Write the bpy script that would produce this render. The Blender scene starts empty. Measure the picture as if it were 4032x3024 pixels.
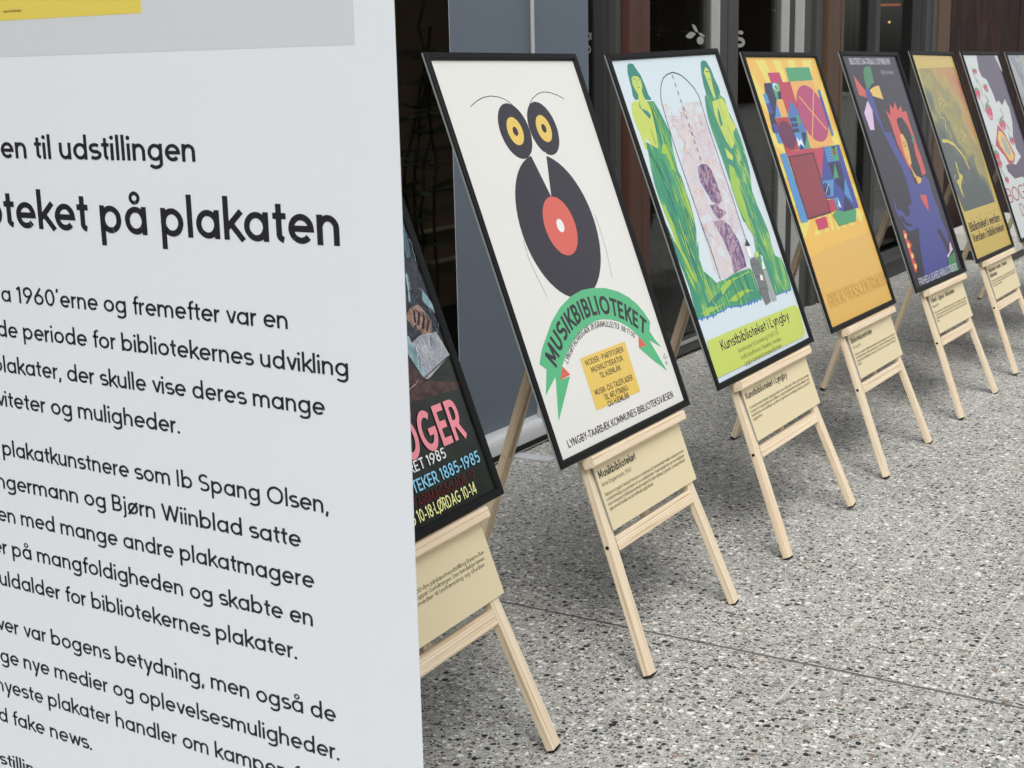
import bpy, bmesh, math, random
from mathutils import Matrix, Vector
from mathutils.geometry import tessellate_polygon
random.seed(7)
sc = bpy.context.scene
COL = sc.collection
R = math.radians
# ---------------------------------------------------------------- camera, sky, sun, exposure
cd = bpy.data.cameras.new('camera'); cam = bpy.data.objects.new('camera', cd); COL.objects.link(cam)
cd.sensor_width = 36; cd.lens = 5585.85/4032*36; cd.clip_end = 500; cd.clip_start = .05
rx, ry, rz = (0.522745, -0.852213, -0.021689), (0.195345, 0.094982, 0.976124), (-0.829806, -0.514501, 0.216127)
cam.matrix_world = Matrix(((rx[0], ry[0], rz[0], 0), (rx[1], ry[1], rz[1], 0), (rx[2], ry[2], rz[2], 1.22403), (0, 0, 0, 1)))
sc.camera = cam
cd.dof.use_dof = True; cd.dof.focus_distance = 2.2; cd.dof.aperture_fstop = 32
SUN_EL, SUN_AZ = R(52), R(238)
w = bpy.data.worlds.new('World'); sc.world = w; w.use_nodes = True
nt = w.node_tree; bg = nt.nodes['Background']
sky = nt.nodes.new('ShaderNodeTexSky'); sky.sky_type = 'NISHITA'; sky.sun_disc = False
sky.sun_elevation = SUN_EL; sky.sun_rotation = SUN_AZ; sky.air_density = 1.4; sky.dust_density = 4.0
hs = nt.nodes.new('ShaderNodeHueSaturation'); hs.inputs['Saturation'].default_value = .22
nt.links.new(sky.outputs[0], hs.inputs['Color']); nt.links.new(hs.outputs[0], bg.inputs[0]); bg.inputs[1].default_value = .15
sd = bpy.data.lights.new('sun', 'SUN'); sd.energy = 1.0; sd.angle = R(30); sd.color = (1, .97, .93)
so = bpy.data.objects.new('sun', sd); COL.objects.link(so)
# azimuth measured like the sky texture: 0 = +Y, clockwise
sdir = Vector((math.sin(SUN_AZ)*math.cos(SUN_EL), math.cos(SUN_AZ)*math.cos(SUN_EL), math.sin(SUN_EL)))
so.rotation_euler = sdir.to_track_quat('Z', 'Y').to_euler()
vs = sc.view_settings; vs.view_transform = 'Standard'; vs.look = 'None'; vs.gamma = 1; vs.exposure = 0.22; vs.use_curve_mapping = False
# ---------------------------------------------------------------- materials
def lin(c):
    c = c/255
    return c/12.92 if c <= .04045 else ((c+.055)/1.055)**2.4
def rgb(r, g, b, k=1.0, lift=0.0):
    lift *= 1-.75*max(lin(r), lin(g), lin(b))      # the pane's own sheen, taken off the printed colour
    return tuple(max((lin(t)-lift)*k, .004) for t in (r, g, b))+(1,)
class NM:
    """small helper round a node tree"""
    def __init__(s, name, rough=.6, spec=.4):
        s.m = bpy.data.materials.new(name); s.m.use_nodes = True; s.t = s.m.node_tree; s.b = s.t.nodes['Principled BSDF']
        s.b.inputs['Roughness'].default_value = rough; s.b.inputs['Specular IOR Level'].default_value = spec
    def n(s, kind, **kw):
        x = s.t.nodes.new(kind)
        for k, v in kw.items(): setattr(x, k, v)
        return x
    def l(s, a, b): s.t.links.new(a, b)
    def coord(s, which='Object', scale=(1, 1, 1), rand=False):
        tc = s.n('ShaderNodeTexCoord'); mp = s.n('ShaderNodeMapping'); mp.inputs['Scale'].default_value = scale
        s.l(tc.outputs[which], mp.inputs[0])
        if rand:
            oi = s.n('ShaderNodeObjectInfo'); vm = s.n('ShaderNodeVectorMath', operation='SCALE'); cb = s.n('ShaderNodeCombineXYZ')
            for k in range(3): s.l(oi.outputs['Random'], cb.inputs[k])
            vm.inputs['Scale'].default_value = 13.7; s.l(cb.outputs[0], vm.inputs[0]); s.l(vm.outputs[0], mp.inputs['Location'])
        return mp.outputs[0]
    def noise(s, vec, scale=5, detail=4, rough=.5, dist=0):
        x = s.n('ShaderNodeTexNoise'); s.l(vec, x.inputs['Vector'])
        x.inputs['Scale'].default_value = scale; x.inputs['Detail'].default_value = detail; x.inputs['Roughness'].default_value = rough; x.inputs['Distortion'].default_value = dist
        return x.outputs['Fac']
    def ramp(s, fac, stops, interp='LINEAR'):
        r = s.n('ShaderNodeValToRGB'); e = r.color_ramp; e.interpolation = interp
        while len(e.elements) < len(stops): e.elements.new(.5)
        for el, (p, c) in zip(e.elements, stops): el.position = p; el.color = c if len(c) == 4 else tuple(c)+(1,)
        s.l(fac, r.inputs[0]); return r.outputs[0]
    def mix(s, fac, a, b, mode='MIX'):
        x = s.n('ShaderNodeMix', data_type='RGBA', blend_type=mode)
        for v, i in ((fac, 0), (a, 6), (b, 7)):
            if hasattr(v, 'links'): s.l(v, x.inputs[i])
            else: x.inputs[i].default_value = v
        return x.outputs[2]
    def math(s, op, a, b=None):
        x = s.n('ShaderNodeMath', operation=op)
        for v, i in ((a, 0), (b, 1)):
            if v is None: continue
            if hasattr(v, 'links'): s.l(v, x.inputs[i])
            else: x.inputs[i].default_value = v
        return x.outputs[0]
    def color(s, c):
        if hasattr(c, 'links'): s.l(c, s.b.inputs['Base Color'])
        else: s.b.inputs['Base Color'].default_value = c
        return s
    def bump(s, h, strength=.2, dist=.002):
        x = s.n('ShaderNodeBump'); x.inputs['Strength'].default_value = strength; x.inputs['Distance'].default_value = dist
        s.l(h, x.inputs['Height']); s.l(x.outputs[0], s.b.inputs['Normal']); return s
def plain(name, c, rough=.6, spec=.4, var=.12, vs_=30, bump=0, which='Object', metal=0):
    """a colour with a little cloudy wear"""
    m = NM(name, rough, spec); v = m.coord(which); f = m.noise(v, vs_, 5)
    m.color(m.mix(f, tuple(t*(1-var) for t in c[:3])+(1,), tuple(min(t*(1+var), 1) for t in c[:3])+(1,)))
    rr = m.math('MULTIPLY_ADD', m.noise(v, vs_*2.3, 3), .2); rr.node.inputs[2].default_value = rough-.1; m.l(rr, m.b.inputs['Roughness'])
    m.b.inputs['Metallic'].default_value = metal
    if bump: m.bump(m.noise(v, vs_*6, 4), bump)
    return m.m
def pine():
    m = NM('pine', .62, .3)
    v = m.coord('Object', (1, .045, 1), True)
    g1 = m.noise(v, 75, 4, .55, .9); g2 = m.noise(v, 260, 3, .6); big = m.noise(m.coord('Object', (1, .25, 1), True), 14, 2)
    wv = m.n('ShaderNodeTexWave', wave_type='RINGS', rings_direction='Y'); m.l(v, wv.inputs['Vector'])
    wv.inputs['Scale'].default_value = 34; wv.inputs['Distortion'].default_value = 5; wv.inputs['Detail'].default_value = 2; wv.inputs['Detail Scale'].default_value = .6
    c1 = m.ramp(wv.outputs['Fac'], [(0, rgb(196, 164, 124)), (.22, rgb(226, 207, 176)), (.7, rgb(236, 222, 198)), (1, rgb(224, 202, 170))])
    c2 = m.mix(m.ramp(g1, [(.35, (0, 0, 0)), (.7, (1, 1, 1))]), c1, rgb(238, 225, 200))
    c3 = m.mix(m.math('MULTIPLY', g2, .35), c2, rgb(208, 184, 150)); 
    m.color(m.mix(m.ramp(big, [(.45, (0, 0, 0)), (.75, (.45, .45, .45))]), c3, rgb(226, 200, 170)))
    m.bump(g2, .12, .001); return m.m
def terrazzo():
    m = NM('terrazzo', .5, .35); v = m.coord('Object'); 
    warp = m.n('ShaderNodeTexNoise'); m.l(v, warp.inputs['Vector']); warp.inputs['Scale'].default_value = 70; warp.inputs['Detail'].default_value = 2
    wm = m.n('ShaderNodeVectorMath', operation='SCALE'); m.l(warp.outputs['Color'], wm.inputs[0]); wm.inputs['Scale'].default_value = .011
    ad = m.n('ShaderNodeVectorMath', operation='ADD'); m.l(v, ad.inputs[0]); m.l(wm.outputs[0], ad.inputs[1]); v2 = ad.outputs[0]
    stain = m.noise(v, 1.3, 5, .6); fine = m.noise(v, 900, 3, .7); mid = m.noise(v, 22, 4, .6)
    base = m.mix(mid, rgb(186, 187, 182), rgb(212, 213, 208)); base = m.mix(m.math('MULTIPLY', fine, .5), base, rgb(158, 157, 151))
    chips = [(0, rgb(46, 46, 48)), (.11, rgb(88, 88, 86)), (.26, rgb(138, 138, 134)), (.42, rgb(172, 172, 167)), (.64, rgb(204, 204, 199)), (.79, rgb(138, 126, 112)), (.84, rgb(240, 239, 232)), (.97, rgb(146, 126, 108))]
    col = base
    for sc_, r0, r1 in ((220, .30, .40), (112, .20, .46), (58, .10, .42)):
        vo = m.n('ShaderNodeTexVoronoi', voronoi_dimensions='2D', feature='F1'); m.l(v2, vo.inputs['Vector']); vo.inputs['Scale'].default_value = sc_
        sp = m.n('ShaderNodeSeparateColor'); m.l(vo.outputs['Color'], sp.inputs[0])
        rad = m.math('MULTIPLY_ADD', sp.outputs[0], r1-r0); rad.node.inputs[2].default_value = r0
        d = m.math('SUBTRACT', rad, vo.outputs['Distance'])
        mk = m.n('ShaderNodeMapRange'); m.l(d, mk.inputs[0]); mk.inputs[1].default_value = 0; mk.inputs[2].default_value = .05
        cc = m.ramp(sp.outputs[1], chips, 'CONSTANT')
        col = m.mix(mk.outputs[0], col, cc)
    col = m.mix(m.ramp(stain, [(.35, (.0, .0, .0)), (.75, (.35, .35, .35))]), col, rgb(190, 189, 187), 'MULTIPLY')
    # saw-cut joints between the slabs: dark ones across, pale worn ones along the row
    sx = m.n('ShaderNodeSeparateXYZ'); m.l(v, sx.inputs[0])
    wob = m.math('MULTIPLY', m.math('SUBTRACT', m.noise(v, 6, 2), .5), .006)
    worn = m.math('MULTIPLY', m.ramp(m.noise(v, 4.5, 4, .7), [(.36, (.1, .1, .1)), (.62, (1, 1, 1))]), .85)
    def joint(comp, off, period, half):
        a = m.math('ADD', m.math('SUBTRACT', sx.outputs[comp], off-period*40.5), wob)
        f = m.math('ABSOLUTE', m.math('SUBTRACT', m.math('MODULO', a, period), period/2))
        return m.math('LESS_THAN', f, half)
    col = m.mix(m.math('MULTIPLY', joint(1, 1.205, 1.88, .0016), worn), col, rgb(204, 203, 198))
    col = m.mix(m.math('MULTIPLY', joint(1, .933, 1.88, .002), worn), col, rgb(210, 209, 204))
    col = m.mix(m.math('MULTIPLY', joint(1, .656, 1.88, .0026), worn), col, rgb(212, 211, 206))
    col = m.mix(m.math('MULTIPLY', joint(0, 2.665, 3.6, .0045), .9), col, rgb(92, 89, 84))
    m.color(col); m.bump(fine, .08, .001)
    rr = m.math('MULTIPLY_ADD', mid, .25); rr.node.inputs[2].default_value = .38; m.l(rr, m.b.inputs['Roughness'])
    return m.m
def wood_panel(name, a, b, rough=.5, scale=(22, 22, 1.2)):
    m = NM(name, rough, .35); v = m.coord('Object', scale); f = m.noise(v, 2.2, 6, .6, .6); g = m.noise(v, 9, 3)
    m.color(m.mix(f, a, b)); m.bump(g, .15, .002); return m.m
def glass():
    m = NM('shop_glass'); t = m.t; t.nodes.remove(m.b)
    tr = m.n('ShaderNodeBsdfTransparent'); tr.inputs[0].default_value = (.64, .65, .63, 1)
    gl = m.n('ShaderNodeBsdfGlossy'); gl.inputs['Roughness'].default_value = .015; gl.inputs[0].default_value = (.62, .64, .63, 1)
    fr = m.n('ShaderNodeFresnel'); ge = m.n('ShaderNodeNewGeometry')     # same reflection on both faces of the thin pane
    io = m.math('MULTIPLY_ADD', ge.outputs['Backfacing'], 1/1.5-1.5); io.node.inputs[2].default_value = 1.5; m.l(io, fr.inputs[0])
    mx = m.n('ShaderNodeMixShader'); m.l(fr.outputs[0], mx.inputs[0]); m.l(tr.outputs[0], mx.inputs[1]); m.l(gl.outputs[0], mx.inputs[2])
    m.l(mx.outputs[0], t.nodes['Material Output'].inputs[0]); return m.m
def emit(name, c, s):
    m = NM(name); m.b.inputs['Emission Color'].default_value = c; m.b.inputs['Emission Strength'].default_value = s; m.color(c); return m.m
M = {}
def pm(name, c, rough=.2, var=.04, spec=.5):
    m = NM('print_'+name, rough, spec); f = m.noise(m.coord('Object'), 160, 3, .7)
    m.color(m.mix(f, tuple(t*(1-var) for t in c[:3])+(1,), tuple(min(t*(1+var), 1) for t in c[:3])+(1,))); M[name] = m.m
LIFT = .045
for nm, c in dict(paper=(228, 228, 223), paperblue=(208, 222, 229), rayo=(233, 188, 92), rayl=(230, 214, 112), paperdark=(69, 65, 75), straw6=(204, 180, 100), paper7=(206, 212, 212), papergrey=(168, 172, 180),
        paperslate=(62, 68, 64), ink=(72, 69, 75), inkm=(112, 116, 80), gold=(230, 198, 104), red=(216, 106, 95), white=(234, 236, 236), green=(96, 186, 134), teal=(72, 140, 124), lime=(196, 210, 108), limed=(160, 196, 88),
        blue=(84, 132, 186), greyl=(166, 168, 168), greyd=(120, 122, 124), ochre=(224, 181, 100), orange=(230, 174, 98), mag=(190, 66, 110), mag2=(180, 78, 118), mag3=(206, 60, 100), green2=(84, 160, 116),
        redp=(186, 72, 92), redp2=(184, 62, 70), navy=(66, 62, 96), lblue=(84, 146, 204), royal=(72, 84, 156), blue2=(84, 122, 184), plum=(112, 62, 92), plumd=(108, 56, 74), brick=(148, 70, 80), pinkr=(190, 72, 96),
        ink2=(52, 48, 54), ochred=(220, 177, 97), greyw=(196, 196, 206), greym=(150, 150, 158), green3=(80, 136, 102), red2=(206, 92, 88), gold2=(224, 190, 104), lilac=(216, 190, 222), royal2=(80, 84, 148),
        char=(66, 62, 70), face=(222, 178, 102), brown=(120, 84, 62), cream2=(238, 214, 120), straw=(206, 188, 92), purpg=(98, 90, 110), wine=(176, 78, 96), berry=(198, 78, 102), berryl=(224, 150, 164), leafp=(112, 148, 122),
        p_dark=(62, 54, 54), p_teal=(86, 116, 120), pink=(238, 146, 158), pk1=(214, 166, 142), pk2=(190, 160, 176), pk3=(226, 214, 218), pu1=(98, 72, 112), pu2=(196, 176, 190), sky=(142, 208, 238),
        dred=(104, 46, 48), cream3=(238, 238, 168)).items():
    pm(nm, rgb(*c, k=1.02, lift=LIFT))
def pattern(name, stops, scale, sc3, dist=1.2, interp='LINEAR'):
    m = NM('print_'+name, .2, .5); v = m.coord('Object', sc3); f = m.noise(v, scale, 5, .55, dist)
    m.color(m.ramp(f, [(p, rgb(*c, k=1.02, lift=LIFT)) for p, c in stops], interp)); M[name] = m.m
pattern('f_robe', [(.32, (78, 142, 130)), (.46, (74, 148, 120)), (.55, (84, 158, 112)), (.63, (132, 184, 106)), (.67, (190, 208, 112)), (.72, (104, 166, 112))], 11, (3.4, .55, 1), 1.5)
def mosaic(name, base, ink, pale, sc3, ln):
    """washed print with sketchy contour lines"""
    m = NM('print_'+name, .2, .5); v = m.coord('Object'); k = lambda c: rgb(*c, k=1.02, lift=LIFT)
    f = m.noise(v, sc3, 4, .5, .6); g = m.noise(v, sc3*1.9, 5, .55, 1.0); h = m.noise(v, sc3*3.3, 3, .5, .5)
    c = m.ramp(f, [(p, k(q)) for p, q in base])
    def line(src, at, wd): 
        d = m.math('ABSOLUTE', m.math('SUBTRACT', src, at)); return m.math('LESS_THAN', d, wd)
    patch = m.math('MULTIPLY', m.ramp(g, [(.56, (0, 0, 0)), (.62, (1, 1, 1))]), .42)
    c = m.mix(patch, c, k(pale)); c = m.mix(m.math('MULTIPLY', line(g, .5, .008), ln), c, k(ink)); c = m.mix(m.math('MULTIPLY', line(h, .53, .012), ln*.8), c, k(ink)); c = m.mix(m.math('MULTIPLY', line(f, .47, .006), ln), c, k(ink))
    m.color(c); M[name] = m.m
mosaic('f_mosaic', [(.30, (206, 222, 230)), (.43, (208, 218, 226)), (.49, (206, 202, 214)), (.58, (212, 206, 210)), (.68, (206, 220, 228))], (206, 172, 154), (220, 198, 184), 11, .55)
mosaic('f_purple', [(.36, (116, 90, 132)), (.5, (150, 124, 158)), (.6, (190, 166, 172)), (.68, (128, 100, 140))], (96, 70, 112), (178, 150, 164), 24, .8)
for nm, base, ink, pale in (('p_slate', [(.35, (58, 60, 66)), (.65, (78, 80, 88))], (52, 50, 54), (92, 96, 104)), ('p_brown', [(.35, (76, 60, 54)), (.65, (98, 80, 74))], (62, 50, 46), (108, 92, 90)), ('p_page', [(.35, (158, 160, 170)), (.65, (188, 186, 192))], (116, 112, 118), (150, 172, 180)),
        ('p_skin', [(.35, (132, 104, 92)), (.65, (180, 150, 134))], (78, 62, 58), (164, 128, 122)), ('p_ice', [(.35, (130, 160, 168)), (.65, (166, 194, 200))], (104, 124, 130), (176, 186, 192))): mosaic(nm, base, ink, pale, 38, .7)
def painting():
    m = NM('print_f_painting', .2, .5); v = m.coord('Object'); sx = m.n('ShaderNodeSeparateXYZ'); m.l(v, sx.inputs[0])
    f = m.noise(v, 6, 3, .5, .4)
    t = m.math('ADD', m.math('MULTIPLY_ADD', sx.outputs[1], 1.1), m.math('MULTIPLY', sx.outputs[0], .9)); t.node.inputs[0].links[0].from_node.inputs[2].default_value = -.38
    t = m.math('ADD', t, m.math('MULTIPLY', m.math('SUBTRACT', f, .5), .9))
    k = lambda c: rgb(*c, k=1.02, lift=LIFT)
    m.color(m.ramp(t, [(0, k((92, 100, 100))), (.10, k((112, 120, 104))), (.2, k((164, 154, 96))), (.34, k((148, 140, 96))), (.46, k((178, 160, 96))), (.6, k((188, 138, 90))), (.74, k((176, 106, 82))), (.9, k((190, 158, 98)))]))
    M['f_painting'] = m.m
painting()
pattern('f_blur', [(.35, (116, 126, 142)), (.5, (152, 158, 168)), (.6, (176, 170, 160)), (.7, (120, 138, 170))], 9, (1, 1, 1), 1)
pattern('paperslate', [(.3, (56, 62, 58)), (.7, (68, 73, 68))], 18, (1, 1, 1), .5)
M['pine'] = pine(); M['terrazzo'] = terrazzo(); M['glass'] = glass()
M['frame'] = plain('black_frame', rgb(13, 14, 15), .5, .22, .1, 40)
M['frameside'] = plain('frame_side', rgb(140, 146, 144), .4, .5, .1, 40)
M['backing'] = plain('backing_board', rgb(120, 96, 70), .8, .2)
M['foam'] = plain('card_edge', rgb(150, 150, 146), .7, .3)
M['rubber'] = plain('black_rubber', rgb(28, 28, 28), .8, .3)
M['screw'] = plain('screw_hole', rgb(40, 26, 18), .8, .2)
M['alu'] = plain('brushed_aluminium', rgb(222, 224, 227), .36, .5, .06, 60, metal=.3)
M['pale_foot'] = plain('pale_metal_foot', rgb(196, 200, 206), .4, .5, .05, 40)
M['greyfabric'] = plain('grey_banner_back', rgb(104, 114, 126), .62, .35, .05, 9, .03)
M['bannerwhite'] = plain('white_banner_print', rgb(216, 222, 228), .55, .35, .012, 240, .02)
M['bannergrey'] = plain('grey_printed_panel', rgb(199, 203, 207), .55, .35, .012, 240)
M['banneryellow'] = plain('yellow_printed_panel', rgb(216, 198, 92), .55, .35, .03, 200)
M['bannertext'] = plain('banner_text', rgb(34, 33, 39), .55, .35, .05)
M['textolive'] = plain('olive_small_print', rgb(140, 126, 62), .55, .35, .05)
M['card'] = plain('cream_card', rgb(221, 208, 171), .6, .35, .015, 220)
M['cardtext'] = plain('card_text', rgb(44, 42, 36), .6, .35, .05)
M['cardsmall'] = plain('card_small_text', rgb(108, 102, 80), .6, .35, .05)
M['mull'] = plain('grey_metal_frame', rgb(66, 68, 66), .45, .4, .08, 14)
M['mulld'] = plain('dark_metal_frame', rgb(56, 57, 57), .5, .4, .1, 14)
M['mulll'] = plain('pale_metal_edge', rgb(168, 170, 168), .4, .5, .06, 14)
M['wood'] = wood_panel('red_brown_wood', rgb(66, 43, 37), rgb(92, 62, 53))
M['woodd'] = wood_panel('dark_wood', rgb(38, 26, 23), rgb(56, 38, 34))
M['woodb'] = wood_panel('brown_wood', rgb(72, 54, 42), rgb(98, 75, 58))
M['intwood'] = wood_panel('interior_panelling', rgb(120, 96, 80), rgb(158, 128, 106), .6, (1.2, 22, 22))
M['intpale'] = plain('pale_shelf_edge', rgb(214, 196, 168), .6, .3)
M['intfloor'] = plain('interior_floor', rgb(128, 120, 110), .5, .35, .2, 20)
M['intdark'] = plain('interior_dark', rgb(60, 54, 50), .7, .3, .2, 4)
M['intgrey'] = plain('interior_grey', rgb(84, 84, 80), .6, .3, .1, 6)
M['curtain'] = plain('green_grey_curtain', rgb(116, 117, 104), .8, .2, .1, 8)
def rusty():
    m = NM('rusty_panel', .7, .12); v = m.coord('Object', (2.2, 2.2, .7)); f = m.noise(v, 3.2, 8, .68, .6); g = m.noise(v, 20, 5, .7)
    c = m.ramp(f, [(.34, rgb(30, 20, 18)), (.48, rgb(46, 33, 29)), (.56, rgb(62, 34, 30)), (.66, rgb(66, 57, 52))])
    m.color(m.mix(m.math('MULTIPLY', g, .5), c, rgb(46, 34, 30))); m.bump(g, .3, .003); return m.m
M['rusty'] = rusty()
M['decal'] = plain('white_window_vinyl', rgb(152, 154, 152), .6, .3, .05)
M['leaf'] = plain('leaf_green', rgb(112, 134, 96), .45, .5, .3, 30)
M['stem'] = plain('stem_brown', rgb(70, 60, 44), .7, .3)
M['pot'] = plain('dark_pot', rgb(62, 58, 54), .6, .4)
M['stone'] = plain('pale_granite', rgb(196, 194, 188), .7, .3, .25, 60)
M['outerwall'] = plain('brown_render', rgb(66, 52, 44), .85, .2, .25, 1.5)
M['concrete'] = plain('grey_upper_wall', rgb(128, 124, 118), .85, .2, .12, 3)
M['lampglow'] = emit('orange_glow', (1, .26, .07, 1), .7)
M['bulb'] = emit('warm_bulb', (1, .62, .2, 1), 2.5)
# ---------------------------------------------------------------- mesh helpers
class MB:
    """collects shapes, builds ONE mesh object"""
    def __init__(s): s.v = []; s.f = []; s.mi = []; s.mats = []
    def mat(s, m):
        if m not in s.mats: s.mats.append(m)
        return s.mats.index(m)
    def face(s, pts, m):
        k = len(s.v); s.v += [tuple(p) for p in pts]; s.f.append(tuple(range(k, k+len(pts)))); s.mi.append(s.mat(m))
    def box(s, x0, x1, y0, y1, z0, z1, m, ch=0.0, xf=None):
        """box with chamfered edges"""
        bm = bmesh.new(); bmesh.ops.create_cube(bm, size=1)
        bmesh.ops.scale(bm, vec=(x1-x0, y1-y0, z1-z0), verts=bm.verts); bmesh.ops.translate(bm, vec=((x0+x1)/2, (y0+y1)/2, (z0+z1)/2), verts=bm.verts)
        if ch: bmesh.ops.bevel(bm, geom=bm.edges[:], offset=ch, segments=2, affect='EDGES', profile=.6)
        s.add(bm, m, xf)
    def add(s, bm, m, xf=None):
        if xf is not None: bmesh.ops.transform(bm, matrix=xf, verts=bm.verts)
        bm.verts.index_update(); k = len(s.v); s.v += [tuple(v.co) for v in bm.verts]; mi = s.mat(m)
        for f in bm.faces: s.f.append(tuple(k+v.index for v in f.verts)); s.mi.append(mi)
        bm.free()
    def cyl(s, p0, p1, r0, r1, m, n=16):
        p0, p1 = Vector(p0), Vector(p1); d = p1-p0
        bm = bmesh.new(); bmesh.ops.create_cone(bm, cap_ends=True, segments=n, radius1=r0, radius2=r1, depth=d.length)
        s.add(bm, m, Matrix.Translation((p0+p1)/2) @ d.to_track_quat('Z', 'Y').to_matrix().to_4x4())
    def build(s, name, parent=None, matrix=None, smooth=False):
        me = bpy.data.meshes.new(name); me.from_pydata(s.v, [], s.f); me.polygons.foreach_set('material_index', s.mi)
        for m in s.mats: me.materials.append(M[m])
        me.update(); o = bpy.data.objects.new(name, me); COL.objects.link(o)
        if smooth:
            me.polygons.foreach_set('use_smooth', [True]*len(s.f))
        if parent: o.parent = parent
        if matrix is not None: o.matrix_local = matrix
        return o
def tag(o, label=None, cat=None, group=None, kind=None):
    for k, v in (('label', label), ('category', cat), ('group', group), ('kind', kind)):
        if v: o[k] = v
    return o
def empty(name, loc=(0, 0, 0), label=None, cat=None, group=None):
    o = bpy.data.objects.new(name, None); COL.objects.link(o); o.location = loc; o.empty_display_size = .1
    return tag(o, label, cat, group)
def copy_tree(o, parent=None):
    c = o.copy(); COL.objects.link(c)
    if parent: c.parent = parent
    for ch in list(o.children): copy_tree(ch, c)
    return c
# ---------------------------------------------------------------- stroke lettering
XH, CAP, ASC, DSC = 1.0, 1.42, 1.5, -.46
def arc(cx, cy, rx, ry, a0, a1, n=14):
    return [(cx+rx*math.cos(math.radians(a0+(a1-a0)*i/n)), cy+ry*math.sin(math.radians(a0+(a1-a0)*i/n))) for i in range(n+1)]
def caps(ch, w):
    h = w/2; C0, C1 = h, CAP-h; M = CAP/2
    def stem(x, a=0, b=1.0): return [(x, a), (x, b)]
    W = .86
    if ch == 'A' or ch == 'Å':
        s = [[(h*.8, 0), (.52, C1+h*.4), (1.04-h*.8, 0)], [(.24, .45), (.80, .45)]]
        if ch == 'Å': s.append(['thin']+arc(.52, CAP+.19, .13, .13, 0, 360, 14))
        return s, 1.06
    if ch == 'Æ': return [[(h*.8, 0), (.62, C1), (1.36, C1)], [(.3, .48), (.76, .48)], [(.76, C1), (.76, C0), (1.36, C0)], [(.76, M), (1.28, M)]], 1.46
    if ch == 'B': return [[(.44, C1), (h, C1), (h, C0), (.48, C0)]+arc(.48, (M+C0)/2, .40-h, (M-C0)/2, -90, 90, 10)[1:]+[(h, M)], [(.44, C1)]+arc(.44, (M+C1)/2, .36-h, (C1-M)/2, 90, -90, 10)[1:]], .98
    if ch == 'C': return [arc(.62, M, .60-h, M-h, 48, 312, 18)], 1.14
    if ch == 'D': return [[(.36, C1), (h, C1), (h, C0), (.36, C0)]+arc(.36, M, .62-h, M-h, -90, 90, 16)[1:]], 1.1
    if ch == 'E': return [[(.74, C1), (h, C1), (h, C0), (.76, C0)], [(h, M), (.68, M)]], .86
    if ch == 'F': return [[(.74, C1), (h, C1), (h, 0)], [(h, M-.05), (.66, M-.05)]], .82
    if ch == 'G': return [arc(.64, M, .62-h, M-h, 48, 345, 20)+[(1.24-h, M-.06), (.68, M-.06)]], 1.32
    if ch == 'H': return [stem(h, 0, CAP), stem(W+.1-h, 0, CAP), [(h, M), (W+.1-h, M)]], 1.12
    if ch == 'I': return [stem(h, 0, CAP)], w+.17
    if ch == 'J': return [[(.5-h, CAP), (.5-h, .36)]+arc(.24-h*.2, .36, .26-h*.8, .36-h, 0, -150, 8)[1:]], .68
    if ch == 'K': return [stem(h, 0, CAP), [(.86, CAP), (h, .55)], [(.32, .80), (.92, 0)]], .96
    if ch == 'L': return [[(h, CAP), (h, C0), (.74, C0)]], .8
    if ch == 'M': return [[(h, 0), (h*1.1, CAP), (.60, .28), (1.2-h*1.1, CAP), (1.2-h, 0)]], 1.38
    if ch == 'N': return [[(h, 0), (h*1.05, CAP), (1.0-h*1.05, 0), (1.0-h, CAP)]], 1.18
    if ch in 'OØQ':
        s = [arc(.66, M, .66-h, M-h, 0, 360, 28)]
        if ch == 'Ø': s.append([(.02, -.16), (1.30, CAP+.16)])
        if ch == 'Q': s.append([(.8, .35), (1.2, -.04)])
        return s, 1.40
    if ch == 'P': return [[(h, 0), (h, C1), (.42, C1)]+arc(.42, C1-.38, .42-h, .38, 90, -90, 10)[1:]+[(h, C1-.76)]], .92
    if ch == 'R': return [[(h, 0), (h, C1), (.44, C1)]+arc(.44, C1-.36, .40-h, .36, 90, -90, 10)[1:]+[(h, C1-.72)], [(.42, C1-.72), (.86, 0)]], .96
    if ch == 'S': return [arc(.44, CAP*.74-h*.4, .36, CAP*.26-h*.6, 35, 270, 12)+arc(.44, CAP*.26+h*.4, .38, CAP*.26-h*.6, 90, -145, 12)[1:]], .98
    if ch == 'T': return [[(0.02, C1), (.90, C1)], stem(.46, 0, C1)], .91
    if ch == 'U': return [[(h, CAP), (h, .48)]+arc(.48, .48, .48-h, .48-h, 180, 360, 12)[1:]+[(.96-h, CAP)]], 1.12
    if ch == 'V': return [[(h*.8, CAP), (.52, 0+h*.4), (1.04-h*.8, CAP)]], 1.06
    if ch == 'W': return [[(h*.8, CAP), (.42, h*.5), (.76, CAP-.05), (1.10, h*.5), (1.52-h*.8, CAP)]], 1.54
    if ch == 'Y': return [[(h*.8, CAP), (.48, .62), (.96-h*.8, CAP)], stem(.48, 0, .64)], .98
    if ch == 'X': return [[(h, CAP), (.9, 0)], [(.9, CAP), (h, 0)]], .96
    if ch == 'Z': return [[(.04, C1), (.8, C1), (.06, C0), (.84, C0)]], .92
    if ch == '0': return [arc(.46, M, .46-h, M-h, 0, 360, 24)], 1.02
    if ch == '1': return [[(.06, 1.12), (.34, CAP-.04), (.34, 0)]], .58
    if ch == '2': return [arc(.44, CAP-.42, .40-h, .42-h, 160, -20, 10)+[(.10, C0), (.84, C0)]], .96
    if ch == '3': return [arc(.42, CAP*.74, .32, CAP*.26-h, 140, -80, 10)+arc(.42, CAP*.27, .38-h*.5, CAP*.27-h, 88, -140, 12)], .92
    if ch == '4': return [[(.64, 0), (.64, CAP), (.06, .40), (.90, .40)]], .98
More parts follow.
